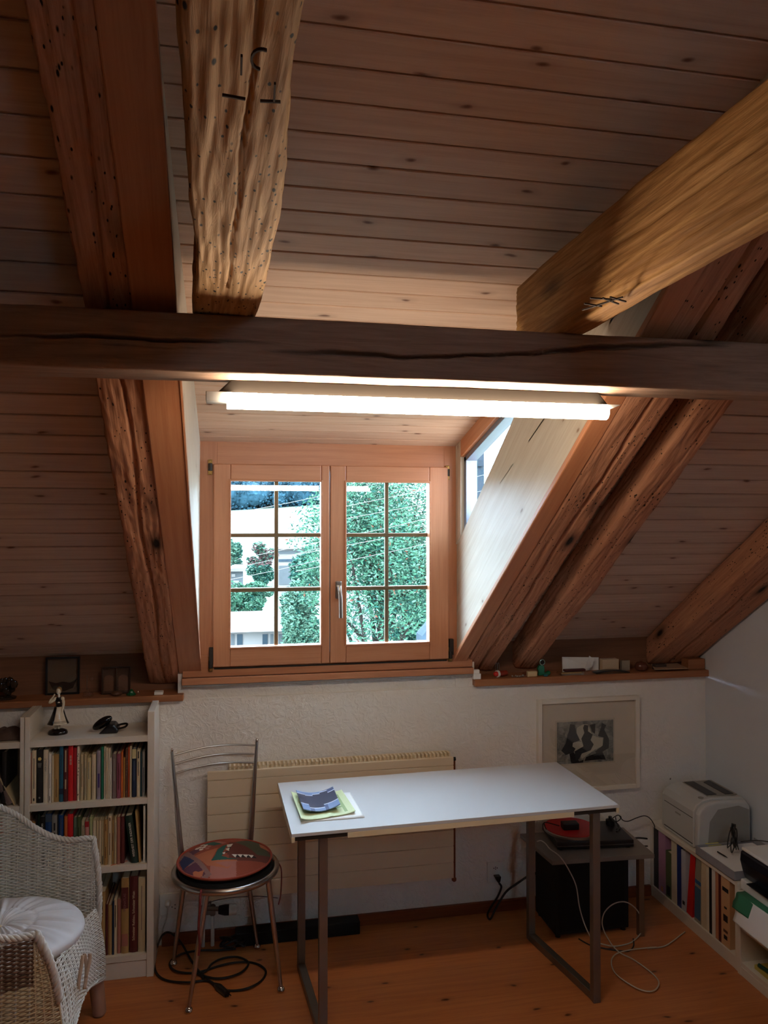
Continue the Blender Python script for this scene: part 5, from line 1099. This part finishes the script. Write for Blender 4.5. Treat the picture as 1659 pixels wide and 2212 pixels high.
# ================================================================ LOW SHELVES ALONG THE RIGHT WALL
SX = 1.952; W = M['white']; SH = .347
r = thing('low_shelf', (2.1, 3.0, 0), 'low white shelf unit along the right wall holding binders, under the printer', 'shelf')
y0, y1 = 2.690, 3.328
for a, b in ((y0,y0+.018),(y1-.018,y1)): m = MB(); m.box(SX, 2.244, a, b, 0, SH-.018); m.build('side_panel', W, r, bevel=.001)
m = MB(); m.box(SX-.002, 2.244, y0, y1, SH-.018, SH); m.build('top_board', W, r, bevel=.001)
m = MB(); m.box(SX, 2.244, y0+.018, y1-.018, .034, .050); m.build('shelf', W, r); m = MB(); m.box(SX+.002, SX+.018, y0+.018, y1-.018, 0, .034); m.build('plinth', W, r, bevel=.001)
m = MB(); m.box(2.238, 2.244, y0+.018, y1-.018, .0, SH-.02); m.build('back_panel', W, r)
r2 = thing('low_shelf', (2.1, 2.35, 0), 'low white shelf unit nearest the camera, under the black printer', 'shelf'); SX2 = 1.946; y0, y1 = 2.06, 2.686; SH2 = .318
for a, b in ((y0,y0+.018),(y1-.018,y1)): m = MB(); m.box(SX2, 2.244, a, b, 0, SH2-.018); m.build('side_panel', W, r2, bevel=.001)
m = MB(); m.box(SX2-.002, 2.244, y0, y1, SH2-.018, SH2); m.build('top_board', W, r2, bevel=.001)
for z in (.050, .190): m = MB(); m.box(SX2+.004, 2.244, y0+.018, y1-.018, z-.016, z); m.build('shelf', W, r2)
m = MB(); m.box(SX2+.002, SX2+.018, y0+.018, y1-.018, 0, .034); m.build('plinth', W, r2, bevel=.001)
m = MB(); m.box(2.238, 2.244, y0+.018, y1-.018, .0, SH2-.02); m.build('back_panel', W, r2)
# binders: px along crop (u at given v) -> Y on shelf front
def wy(u, v): return at(1360+u/3.866, 1640+v/3.866, X=SX+.008)
def binder(u0, u1, vt, col, desc, lean=0, sm=None, dep=.22, v=1250, hfix=None, name='binder', ztop=None):
    ya, yb = wy(u0, v).y, wy(u1, v).y; zt = min(.322, wy((u0+u1)/2, vt).z) if ztop is None else ztop; z0 = .0505
    R = Matrix.Translation((0, yb, z0)) @ Matrix.Rotation(lean, 4, 'X') @ Matrix.Translation((0, -yb, -z0))
    r = thing(name, (SX+.1, (ya+yb)/2, z0), f'{desc} in the low shelf under the grey printer', 'binder', 'binders in the low shelf')
    mt = pc('binder_'+col, BC.get(col) or XC_[col], .5)
    def bl(m, n, mt): m.v = [tuple(R @ V(p)) for p in m.v]; return m.build(n, mt, r)
    m = MB(); x0 = SX+.008; t = .002; w = ya-yb; t = min(t, w*.3)
    m.box(x0, x0+t, yb, ya, z0, zt); m.box(x0+t, x0+dep, yb, yb+t, z0, zt); m.box(x0+t, x0+dep, ya-t, ya, z0, zt); bl(m, 'cover', mt)
    if w > 2*t+.001: m = MB(); m.box(x0+.012, x0+dep-.004, yb+t, ya-t, z0+.003, zt-.006); bl(m, 'pages', M['book_paper'])
    for k, (fa, fb, fw, c) in enumerate(sm or ()):
        m = MB(); m.box(x0-.0006, x0+.001, (ya+yb)/2-w*fw/2, (ya+yb)/2+w*fw/2, z0+(zt-z0)*fa, z0+(zt-z0)*fb); bl(m, 'spine_label', pc('spine_'+c, BC.get(c) or XC_[c], .6))
    return r
XC_ = {'lilacpink': (176,128,160), 'cornblue': (22,44,118), 'coolwhite': (196,196,206), 'brightred': (206,30,24), 'stone': (156,148,130), 'denim': (70,104,132), 'cyanblue': (52,100,150), 'salmon': (198,134,96), 'peach': (208,164,120), 'charcoal': (26,24,28)}
binder(148,242,540,'charcoal','wide black binder at the far end')
binder(244,302,620,'lilacpink','lilac-pink binder right of the black one', sm=[(.02,.1,.3,'salmon')])
binder(304,348,775,'olive','low dark olive binder', sm=[(.05,.25,.6,'charcoal')])
binder(351,396,680,'ivory','wide cream binder')
binder(398,432,715,'cornblue','royal blue folder')
binder(434,470,765,'coolwhite','pale grey-white folder', sm=[(.1,.16,.5,'charcoal')])
binder(474,520,780,'brightred','bright red folder leaning left', lean=rad(7), v=1150)
binder(540,590,830,'stone','grey book with a blue lower half', lean=rad(2), sm=[(.05,.55,.96,'denim'),(.6,.66,.96,'cyanblue')], v=1150)
binder(598,640,860,'cream','wide cream folder beyond the blue-striped book')
binder(642,664,880,'ivory','slim ivory folder', v=1300); binder(666,684,890,'charcoal','thin black folder', v=1300)
binder(688,716,905,'white','white folder beside the thin black one', v=1300); binder(718,742,930,'salmon','salmon coloured book', v=1300); binder(744,764,940,'maroon','thin dark red book', v=1300)
binder(766,838,955,'peach','wide peach coloured folder with scattered dark marks', v=1400, sm=[(.8,.86,.7,'charcoal'),(.55,.58,.3,'charcoal'),(.36,.46,.5,'charcoal'),(.2,.24,.5,'brown'),(.1,.16,.4,'charcoal')])
# laser printer
r = thing('laser_printer', (2.09, 3.11, SH), 'grey laser printer with open top tray in the corner on the low shelf', 'printer'); gp_ = plain('printer_grey', (196,196,192), .45, var=.01); gp2 = plain('printer_grey_dark', (150,146,138), .5)
x0, x1 = 1.966, 2.225; ya, yb = 2.975, 3.262; zb_ = SH+.004; zt_ = at(1505,1757,X=1.966).z+.02
pr = [(x0,zb_),(x1,zb_),(x1,zt_+.005),(x1-.02,zt_+.024),(x0+.09,zt_+.030),(x0+.045,zt_+.022),(x0+.014,zt_+.004),(x0,zt_-.022)]
m = MB(); m.prism(pr, lambda a, b, k: (a, ya+.028+(yb-ya-.056)*k, b)); m.build('body', gp_, r, bevel=.004, seg=3)
for y_, s_ in ((ya, 1), (yb, -1)):
    pr2 = [(x0+.004,zb_),(x1,zb_),(x1,zt_-.01),(x1-.02,zt_+.016),(x0+.09,zt_+.022),(x0+.045,zt_+.012),(x0+.02,zt_-.006),(x0+.006,zt_-.03)]
    m = MB(); m.prism(pr2, lambda a, b, k: (a, y_+s_*.030*k, b)); m.build('side_cheek', gp_, r, bevel=.010, seg=4)
m = MB(); m.prism([(x0+.05,zb_+.012),(x1-.01,zb_+.012),(x1-.01,zt_-.02),(x1-.06,zt_),(x0+.10,zt_-.01),(x0+.06,zt_-.06)], lambda a, b, k: (a, ya-.0012+.003*k, b)); m.build('side_inset', gp2, r)
m = MB(); m.box(x0+.083, x1-.03, ya+.05, yb-.05, zt_+.0275, zt_+.0312); m.build('tray_floor', gp2, r)
m = MB(); m.box(x0+.088, x0+.135, ya+.060, yb-.055, zt_+.0305, zt_+.0335); m.prism([(x1-.085,ya+.055),(x1-.045,ya+.055),(x1-.045,yb-.055),(x1-.085,yb-.075)], lambda a, b, k: (a, b, zt_+.0305+.003*k)); m.build('output_slots', M['black'], r)
m = MB(); m.box(x0-.0008, x0+.001, ya+.034, yb-.034, zt_-.052, zt_-.0495); m.box(x0+.002-.004, x0+.001, ya+.034, yb-.034, zb_+.014, zb_+.0165); m.build('seam', M['darksteel'], r)
m = MB(); m.box(x0-.0015, x0+.001, (ya+yb)/2-.02, (ya+yb)/2+.02, zt_-.075, zt_-.068); m.build('brand_plate', gp2, r)
m = MB(); m.lathe([(.012,0),(.012,.003),(.009,.004)], (x0+.055, ya+.055, zt_+.0235), 20); m.build('button_panel', gp2, r)
# paper tray on shelf
A_, B_ = at(1500,1822,X=1.945), at(1577,1866,X=1.945); ty0, ty1 = 2.70, 2.955
r = thing('letter_tray', (2.08, 2.83, SH), 'grey plastic letter tray full of papers between the two printers', 'tray'); tm_ = plain('tray_grey', (150,150,156), .5)
m = MB(); tx0 = 1.944; tz0 = SH+.0008; tz1 = tz0+.036
m.box(tx0,2.225,ty0,ty1,tz0,tz0+.003); m.box(tx0,tx0+.003,ty0,ty1,tz0,tz1); m.box(2.222,2.225,ty0,ty1,tz0,tz1+.01); m.box(tx0+.003,2.222,ty0,ty0+.003,tz0,tz1); m.box(tx0+.003,2.222,ty1-.003,ty1,tz0,tz1)
m.build('tray_box', tm_, r, bevel=.001)
m = MB()
for k in range(3): m.box(tx0+.006+.004*k, 2.21, ty0+.006+.003*k, ty1-.006-.002*k, tz0+.0035+.009*k, tz0+.011+.009*k)
tag(m.build('paper_stack', M['paper']), 'stack of white papers filling the grey letter tray', 'papers')
m = MB(); q = at(1530,1822,Z=tz0+.032); m.box(q.x-.012,q.x+.05,q.y-.02,q.y+.02,tz0+.0295,tz0+.0305); tag(m.build('sticky_note', plain('note_yellow', (214,204,110), .8)), 'yellow sticky note on the papers in the letter tray', 'note')
m = MB(); a_, b_ = at(1550,1840,Z=tz0+.034), at(1572,1853,Z=tz0+.034); m.tube([a_, a_.lerp(b_,.7), b_], [.003,.003,.0008], 8); tag(m.build('pen', M['black'], smooth=True), 'dark pen lying on the papers in the letter tray', 'pen')
# cable bundle
m = MB(); c = at(1600,1818,Z=.42); rn = random.Random(11)
def loop(cx, cy, cz, rx, rz, ph, tilt): return [(cx+rx*math.cos(t)*.5+tilt*math.sin(t)*.02, cy+rx*.8*math.cos(t), cz+.012+rz*math.sin(t)+.006*math.sin(3*t+ph)) for t in [2*PI*k/20 for k in range(20)]]
for k in range(7): m.tube(spline(loop(c.x-.03+rn.uniform(-.01,.01), c.y+rn.uniform(-.012,.012), .425+rn.uniform(-.008,.012), rn.uniform(.055,.08), rn.uniform(.03,.045), k, rn.uniform(-1,1)), 3, True), .0022, 6, closed=True)
m.tube(spline([(c.x,c.y,.42),(2.15,c.y-.05,.44),(2.2,c.y-.12,.445),(2.22,c.y-.2,.43)], 6), .0022, 6)
tag(m.build('cable_bundle', M['cable'], smooth=True), 'bundle of looped black cable on the letter tray papers', 'cable')
# inkjet printer near the photo edge
r = thing('inkjet_printer', (2.09, 2.38, SH2), 'black and white inkjet printer cut off by the right photo edge', 'printer')
ix0 = 1.978; iy0, iy1 = 2.10, 2.694; iz = SH2+.0008
m = MB(); m.box(ix0-.012, 2.235, iy0, iy1, iz+.001, iz+.042); m.build('paper_base', M['wplast'], r, bevel=.006, seg=3)
m = MB(); m.prism([(ix0+.006,.042),(2.235,.042),(2.235,.152),(ix0-.012,.152),(ix0-.016,.115),(ix0-.004,.07)], lambda a, b, k: (a, iy0+(iy1-iy0)*k, iz+b)); m.build('body', pc('inkjet_black', (20,20,28), .3), r, bevel=.008, seg=3)
m = MB(); m.box(ix0-.01, 2.235, iy0, iy1-.004, iz+.153, iz+.166); m.build('scanner_lid', M['wplast'], r, bevel=.005, seg=3)
m = MB(); m.box(ix0-.03, ix0+.01, iy0+.08, iy1-.06, iz+.046, iz+.05); m.build('output_tray', M['black'], r, bevel=.001)
# papers hanging over the front of the near unit
def drape(name, ya, yb, x_in, over, z, mat, lab, wob=.004, seed=1, cat='papers'):
    m = MB(); L = x_in+over
    def fn(u, v):
        s = v*L; y = ya+(yb-ya)*u+.01*noise.noise(V((u*3, v*3, seed)))
        if s < x_in: return (1.94+x_in-s-.002, y, z+.0006)
        t = s-x_in; return (1.938-.35*t-wob*math.sin(u*5+seed), y, z+.0006-t*.92)
    m.grid(fn, 16, 22); return tag(m.build(name, mat, smooth=True, solid=.0008, ang=0), lab, cat)
drape('green_paper', 2.28, 2.672, .035, .060, SH2+.0012, plain('green_print', (52,120,84), .6), 'crumpled green paper sticking out below the black printer', seed=3)
drape('white_paper', 2.33, 2.655, .030, .105, SH2+.0002, M['paper'], 'curled white paper hanging over the near low shelf\'s front', seed=5)
m = MB(); m.box(1.93, 1.972, 2.30, 2.46, SH2+.0035, SH2+.0045); tag(m.build('blue_paper', plain('light_blue_paper', (170,196,224), .7)), 'pale blue paper on top of the green one under the black printer', 'papers')
m = MB(); m.box(1.97, 2.20, 2.12, 2.62, .0508, .066); tag(m.build('yellow_folder', plain('yellow_card', (188,166,74), .7), bevel=.001), 'yellow folder lying on the near low shelf\'s bottom board', 'folder')
m = MB(); m.tube([(1.975,2.60,.074),(1.985,2.50,.076)], .0075, 10); tag(m.build('green_stapler', pc('dark_green', (20,64,48), .4), smooth=True), 'dark green stapler-like stick on the yellow folder', 'stapler')
m = MB(); rn = random.Random(6)
for k in range(4): m.tube(spline([(1.985+.02*math.cos(t+k)*.6, 2.44+.045*math.cos(t)+.01*k, .115+.042*math.sin(t)) for t in [2*PI*j/14 for j in range(14)]], 3, True), .0025, 6, closed=True)
m.tube(spline([(1.975,2.47,.10),(1.955,2.46,.07),(1.950,2.44,.03),(1.94,2.40,.008)], 6), .0025, 6); tag(m.build('cable_coil', M['cable'], smooth=True), 'black cable coil in the near low shelf, spilling over its front', 'cable')
# ================================================================ PICTURE
x0, x1, z0, z1 = 1.383, 1.888, .512, .942; r = thing('framed_print', ((x0+x1)/2, YW, z0), 'white-framed print of three dark seated figures on the wall beside the table', 'picture')
m = MB(); w = .019; y0 = 3.303
for q in ((x0,x0+w,z0,z1),(x1-w,x1,z0,z1),(x0+w,x1-w,z0,z0+w),(x0+w,x1-w,z1-w,z1)): m.box(q[0],q[1],y0,3.3295,q[2],q[3])
m.build('frame', plain('white_frame', (226,216,200), .5, var=.01), r, bevel=.0015)
m = MB(); m.box(x0+w,x1-w,3.318,3.326,z0+w,z1-w); m.build('mount', plain('mount_card', (216,202,182), .85, var=.01), r)
m = MB(); m.box(x0+w,x1-w,3.309,3.3105,z0+w,z1-w); m.build('glass', M['pglass'], r)
ia, ib, ja, jb = 1.479, 1.760, .642, .834
m = MB(); m.box(ia-.008,ib+.008,3.3172,3.318,ja-.008,jb+.008); m.build('plate_mark', plain('plate_tone', (204,190,168), .85), r)
t = NT('etching_ground'); nz = t.noise(t.coord(), 22, 6, .65, 1.5); t.col((t.ramp((nz, 0), [(.3, lin((70,72,72))), (.5, lin((130,130,124))), (.7, lin((176,172,160)))]), 0)); t.set(Roughness=.8)
m = MB(); m.box(ia,ib,3.3164,3.3172,ja,jb); m.build('print', t.m, r)
def fig_poly(P_, c, k):
    m = MB(); m.prism([(ia+(u-205)/(1485-205)*(ib-ia), jb-(v-170)/(1100-170)*(jb-ja)) for u, v in P_], lambda a, b, q: (a, 3.3164-.0004*(k+1)+.0003*q, b)); return m.build('print_shape', plain('etch_%d%d%d' % c, c, .8, var=.12), r)
lt = (196,188,170); dk = (44,46,50); dk2 = (30,28,32)
fig_poly([(650,310),(800,240),(900,250),(1010,500),(1160,560),(1250,560),(1230,760),(1060,820),(760,1010),(720,900),(560,790),(500,740),(560,630),(760,620),(640,560)], lt, 0)
fig_poly([(500,220),(600,240),(640,420),(720,590),(560,640),(550,720),(620,770),(570,850),(400,900),(300,800),(400,640),(420,530),(470,380)], dk, 1)
fig_poly([(480,880),(580,850),(700,1060),(800,1030),(790,1090),(520,1100)], dk2, 1)
fig_poly([(820,250),(910,270),(900,400),(1010,480),(960,600),(1030,700),(960,830),(760,890),(700,1010),(620,1040),(600,830),(800,730),(750,560),(820,430),(790,320)], dk, 2)
fig_poly([(1220,230),(1320,290),(1270,380),(1380,600),(1380,800),(1230,880),(1310,1060),(1180,1050),(1060,860),(1240,740),(1260,560),(1130,520),(1200,340)], dk, 1)
fig_poly([(940,260),(1070,240),(1060,470),(1000,420)], dk2, 1); fig_poly([(860,970),(1100,900),(1220,1040),(820,1060)], dk2, 2)
m = MB(); q = at(1449,1684,Y=3.32); m.tube([(q.x,3.331,q.z),(q.x,3.322,q.z),(q.x,3.3205,q.z+.008)], .0015, 6); tag(m.build('wall_hook', M['darksteel']), 'tiny dark hook in the wall above the grey printer', 'hook')
# ================================================================ WICKER ARMCHAIR
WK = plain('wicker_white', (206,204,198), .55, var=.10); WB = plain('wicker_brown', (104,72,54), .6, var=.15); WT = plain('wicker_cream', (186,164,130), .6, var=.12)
N1 = at(72,2013,Z=.60); F1 = at(197,1813,Z=.60)
bot_n = V((-.478, 2.382, .37)); bot_f = at(212,2010,Y=2.955)
YN, YFa = N1.y, F1.y
xf_n, xf_f = N1.x, F1.x; XBK = -1.02; RC = .27
# plan path of the shell, from near front round the back to far front
def plan():
    pts = []; n = 40
    for k in range(n+1): pts.append(V((xf_n+(XBK+RC-xf_n)*k/n, YN+(-.03)*math.sin(PI*k/n*.8), 0)))
    yc0, yc1 = YN+RC, YFa-RC
    for k in range(1, 25): a = PI/2*k/24; pts.append(V((XBK+RC-RC*math.sin(a), YN-.018+RC-RC*math.cos(a), 0)))
    for k in range(1, 12): pts.append(V((XBK-.01*math.sin(PI*k/12), YN-.018+RC+(YFa-YN-2*RC+.03)*k/12, 0)))
    for k in range(0, 25): a = PI/2*k/24; pts.append(V((XBK+RC-RC*math.cos(a), YFa-RC+RC*math.sin(a)+.012, 0)))
    for k in range(1, n+1): pts.append(V((XBK+RC+(xf_f-XBK-RC)*k/n, YFa+.012*(1-k/n), 0)))
    return pts
PLp = plan(); cum = [0]
for a, b in zip(PLp, PLp[1:]): cum.append(cum[-1]+(b-a).length)
UT = cum[-1]
def pl(s):
    s = max(0, min(UT-1e-6, s)); lo, hi = 0, len(cum)-1
    while hi-lo > 1:
        md = (lo+hi)//2
        if cum[md] <= s: lo = md
        else: hi = md
    t = (s-cum[lo])/(cum[hi]-cum[lo]); p = PLp[lo].lerp(PLp[hi], t); d = (PLp[hi]-PLp[lo]).normalized(); return p, V((-d.y, d.x, 0))
def ztop(s):
    p, _ = pl(s); t = max(0, min(1, (xf_f-.03-p.x)/.5)); return .60+.22*t*t*(3-2*t)-.012*math.sin(PI*min(1, t*2.2)) 
ZBm = .145
wk = thing('wicker_armchair', ((XBK+xf_f)/2, (YN+YFa)/2, 0), 'white wicker armchair with rounded back at the photo\'s lower left', 'armchair')
def shell(s, z):   # slight outward lean with height, front edges slope back
    p, n = pl(s); k = (z-.4)
    return p-n*(.05*k) if False else V((p.x, p.y, z))+(-n)*(-.06*k)
def frontx(z): return max(0, (.60-z))*.37
m = MB(); rows = 0; z = .15; rn = random.Random(3); step = .0060; sp = .0175
while z < .84:
    s0 = None; run = []; 
    n = int(UT/ (sp/2)); 
    for i in range(n+1):
        s = UT*i/n; zz = z
        if z < ztop(s)-.006:
            p = shell(s, zz); _, nn = pl(s); ph = (i//2 % 2 == rows % 2)
            off = .0034*(1 if (i//2+rows) % 2 else -1)*(1 if i % 2 else .0)
            run.append((p+nn*off+V((0,0,rn.uniform(-.0006,.0006))), s, zz))
        else:
            if len(run) > 2:
                q = [r_[0] for r_ in run]; b0 = len(m.f); m.tube(q, .0033, 4, caps=False)
                for j in range(b0, len(m.f)):
                    sj, zj = run[min(len(run)-1, (j-b0)//4)][1:]
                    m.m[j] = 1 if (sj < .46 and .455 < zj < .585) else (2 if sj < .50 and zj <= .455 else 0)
            run = []
    if len(run) > 2:
        q = [r_[0] for r_ in run]; b0 = len(m.f); m.tube(q, .0033, 4, caps=False)
        for j in range(b0, len(m.f)):
            sj, zj = run[min(len(run)-1, (j-b0)//4)][1:]
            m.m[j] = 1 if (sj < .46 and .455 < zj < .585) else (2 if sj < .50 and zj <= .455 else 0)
    z += step; rows += 1
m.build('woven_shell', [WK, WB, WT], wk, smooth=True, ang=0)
m = MB(); n = int(UT/sp)
for i in range(0, n+1, 2):
    s = UT*(i+.5)/n if i < n else UT; zt2 = ztop(s)
    m.tube([shell(s, .145), shell(s, (.145+zt2)/2), shell(s, zt2-.004)], .0028, 5)
m.build('stakes', WK, wk, smooth=True)
# rim rolls (a wound braid along the top edge, down the arm fronts)
def braid(mb, path, r, tw=.03, mi=0):
    path = [V(p) for p in path]; L = [0]
    for a, b in zip(path, path[1:]): L.append(L[-1]+(b-a).length)
    for k in range(3):
        pts = []
        for i, p in enumerate(path):
            t = (path[min(i+1, len(path)-1)]-path[max(i-1, 0)]).normalized(); u = t.cross(V((0,0,1)) if abs(t.z) < .8 else V((0,1,0))).normalized(); w_ = t.cross(u); a = 2*PI*(L[i]/tw)+2*PI*k/3
            pts.append(p+(u*math.cos(a)+w_*math.sin(a))*r*.62)
        mb.tube(pts, r*.62, 6, m=mi)
m = MB(); top = [shell(UT*i/220, ztop(UT*i/220)) for i in range(221)]; braid(m, top, .009, .045)
m.build('rim', WK, wk, smooth=True, ang=0)
def bfront(top, bot, n=26): return [top.lerp(bot, i/n)+V((.012*math.sin(PI*i/n), 0, 0)) for i in range(n+1)]
m = MB(); tn = shell(0, .60); tf = shell(UT, .60)
braid(m, bfront(tn+V((.004,0,.004)), bot_n), .011, .05); m.build('arm_braid', WK, wk, smooth=True, ang=0)
m = MB(); braid(m, bfront(tf+V((.004,0,.004)), V((bot_f.x, bot_f.y-.0, bot_f.z))), .010, .05); m.build('arm_braid', WK, wk, smooth=True, ang=0)
# wedge panels between shell front edges and braids, and the front skirt
def weave(fn, nu, nv, rr, amp, name, mats, mi=None):
    m = MB()
    for j in range(nv+1):
        pts = []
        for i in range(nu*2+1):
            p, n_ = fn(i/(nu*2), j/nv); pts.append(V(p)+V(n_)*amp*(0 if i % 2 == 0 else (1 if (i//2+j) % 2 else -1)))
        m.tube(pts, rr, 4, caps=False)
    for i in range(0, nu+1, 2):
        pts = [V(fn((i+.5)/nu if i < nu else 1, j/8)[0]) for j in range(9)]; m.tube(pts, rr*1.1, 5)
    return m.build(name, mats, wk, smooth=True, ang=0)
bn, bf = bot_n, V((bot_f.x, bot_f.y, bot_f.z))

SKB = spline([(-.462,2.40,.15),(-.455,2.50,.222),(-.45,2.568,.248),(-.447,2.654,.237),(-.44,2.762,.195),(-.43,2.905,.13)], 8)
SKT = spline([at(x,y,Z=.385) for x, y in ((108,2094),(135,2060),(160,2035),(174,2008),(186,1984),(206,1964))], 8)
def pick(L, u): x = u*(len(L)-1); i = min(int(x), len(L)-2); return L[i].lerp(L[i+1], x-i)
def skirt(u, v):
    p = pick(SKT, u).lerp(pick(SKB, u), v); p.x += .012*math.sin(PI*v); return p, V((1,0,0))
skb_n = SKB[0]; skb_f = SKB[-1]
weave(skirt, 34, 34, .0030, .003, 'front_skirt', WK)
def wedge(side):
    s = 0 if side == 'n' else UT; brd = bfront(tn, bn) if side == 'n' else bfront(tf, bf)
    def fn(u, v):
        z = .585-v*(.585-(.16 if side == 'n' else .15)); a = shell(s, z); 
        k = (0.6-z)/(.6-(bn.z if side == 'n' else bf.z)); 
        if k <= 1: b = brd[min(26, int(k*26))]
        else: t = min(1, (k-1)*1.0/((0.6-.16)/(.6-(bn.z if side == 'n' else bf.z))-1+1e-6)); b = (bn if side == 'n' else bf).lerp(skb_n if side == 'n' else skb_f, t)
        return a.lerp(V((b.x, b.y, z)), u), V((0,-1,0))
    return fn
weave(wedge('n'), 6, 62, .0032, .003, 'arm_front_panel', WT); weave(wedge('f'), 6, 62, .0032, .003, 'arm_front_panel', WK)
m = MB(); sb = [skirt(i/30, 1)[0] for i in range(31)]; braid(m, sb, .006, .03); braid(m, [shell(UT*i/120, .148) for i in range(121)], .006, .03); m.build('lower_rim', WK, wk, smooth=True, ang=0)
m = MB(); m.prism([(-.53,YN+.012),(-.53,YFa-.012),(XBK+.15,YFa-.03),(XBK+.02,YFa-.17),(XBK+.02,YN+.17),(XBK+.15,YN+.03)], lambda a, b, k: (a, b, .345+.012*k)); m.build('seat_deck', WT, wk)
LM = plain('leg_wrapping', (170,132,112), .6, var=.15)
def wleg(b, t_, name='leg'):
    b, t_ = V(b), V(t_); m = MB(); L = (t_-b).length; n = int(L/.0055)*2; m.tube([b.lerp(t_, i/n) for i in range(n+1)], [(.0255-.003*abs(2*i/n-1)+(.0013 if i % 2 else 0)) if 2 < i else .018 for i in range(n+1)], 16); m.build(name, LM, wk, smooth=True, ang=0)
g1 = at(205,2200,Z=.0)
wleg((-.446,2.907,0), (-.475,2.885,.30)); wleg((-.50,YN+.04,0), (-.51,YN+.05,.30)); wleg((XBK+.1,YFa-.07,0), (XBK+.11,YFa-.08,.30)); wleg((XBK+.1,YN+.07,0), (XBK+.11,YN+.08,.30))
# seat cushion
sc = V((-.735, 2.735, 0)); r = thing('armchair_cushion', (sc.x, sc.y, .358), 'round cream-white pleated cushion with a central button on the wicker armchair', 'cushion')
CW = plain('cushion_satin', (222,222,226), .5, var=.03)
RXc, RYc = .262, .232
def cu(u, v):
    a = 2*PI*u; q = v; rr = q; pl_ = math.sin(a*17+3*math.sin(a*3)); ed = (1-abs(2*q-1)**3)
    if v < .8: t = v/.8; z_ = .045+.040*math.sqrt(max(0, 1-t**3.2))-.024*math.exp(-(t/.10)**2)-.006*math.exp(-((t-.42)/.03)**2)+.009*pl_*t*(1-t)*2.4+.004*math.sin(a*41)*t*(1-t)*2; rr = t
    else: t = (v-.8)/.2; z_ = .045*(1-t)+.003; rr = 1-.1*t*t+.015*math.sin(PI*t)
    return (sc.x+RXc*rr*math.cos(a), sc.y+RYc*rr*math.sin(a), .3585+z_)
m = MB(); m.grid(cu, 200, 50); m.build('cover', CW, r, smooth=True, ang=0)
m = MB(); m.ball((sc.x, sc.y, .3585+.068), .011, 14, sc=(1,1,.6)); m.lathe([(.034,.062),(.030,.068),(.012,.066)], (sc.x,sc.y,.3585), 24); m.build('button', plain('button_cream', (206,190,160), .6), r, smooth=True)
ct = plain('tie_cream', (206,180,158), .8)
m = MB(); q = at(178,2010,X=-.455)
for k, (dx, L) in enumerate(((0,.11),(.012,.07),(-.01,.12))):
    m.grid(lambda u, v: (q.x+.006+dx*.9+.011*u+.006*math.sin(v*3+k), q.y-.03-.006*k+.004*math.sin(v*4+k), .392-L*v), 2, 12)
m.build('ties', ct, r, smooth=True, solid=.001)
# stick lying on the cushion, running out of the photo
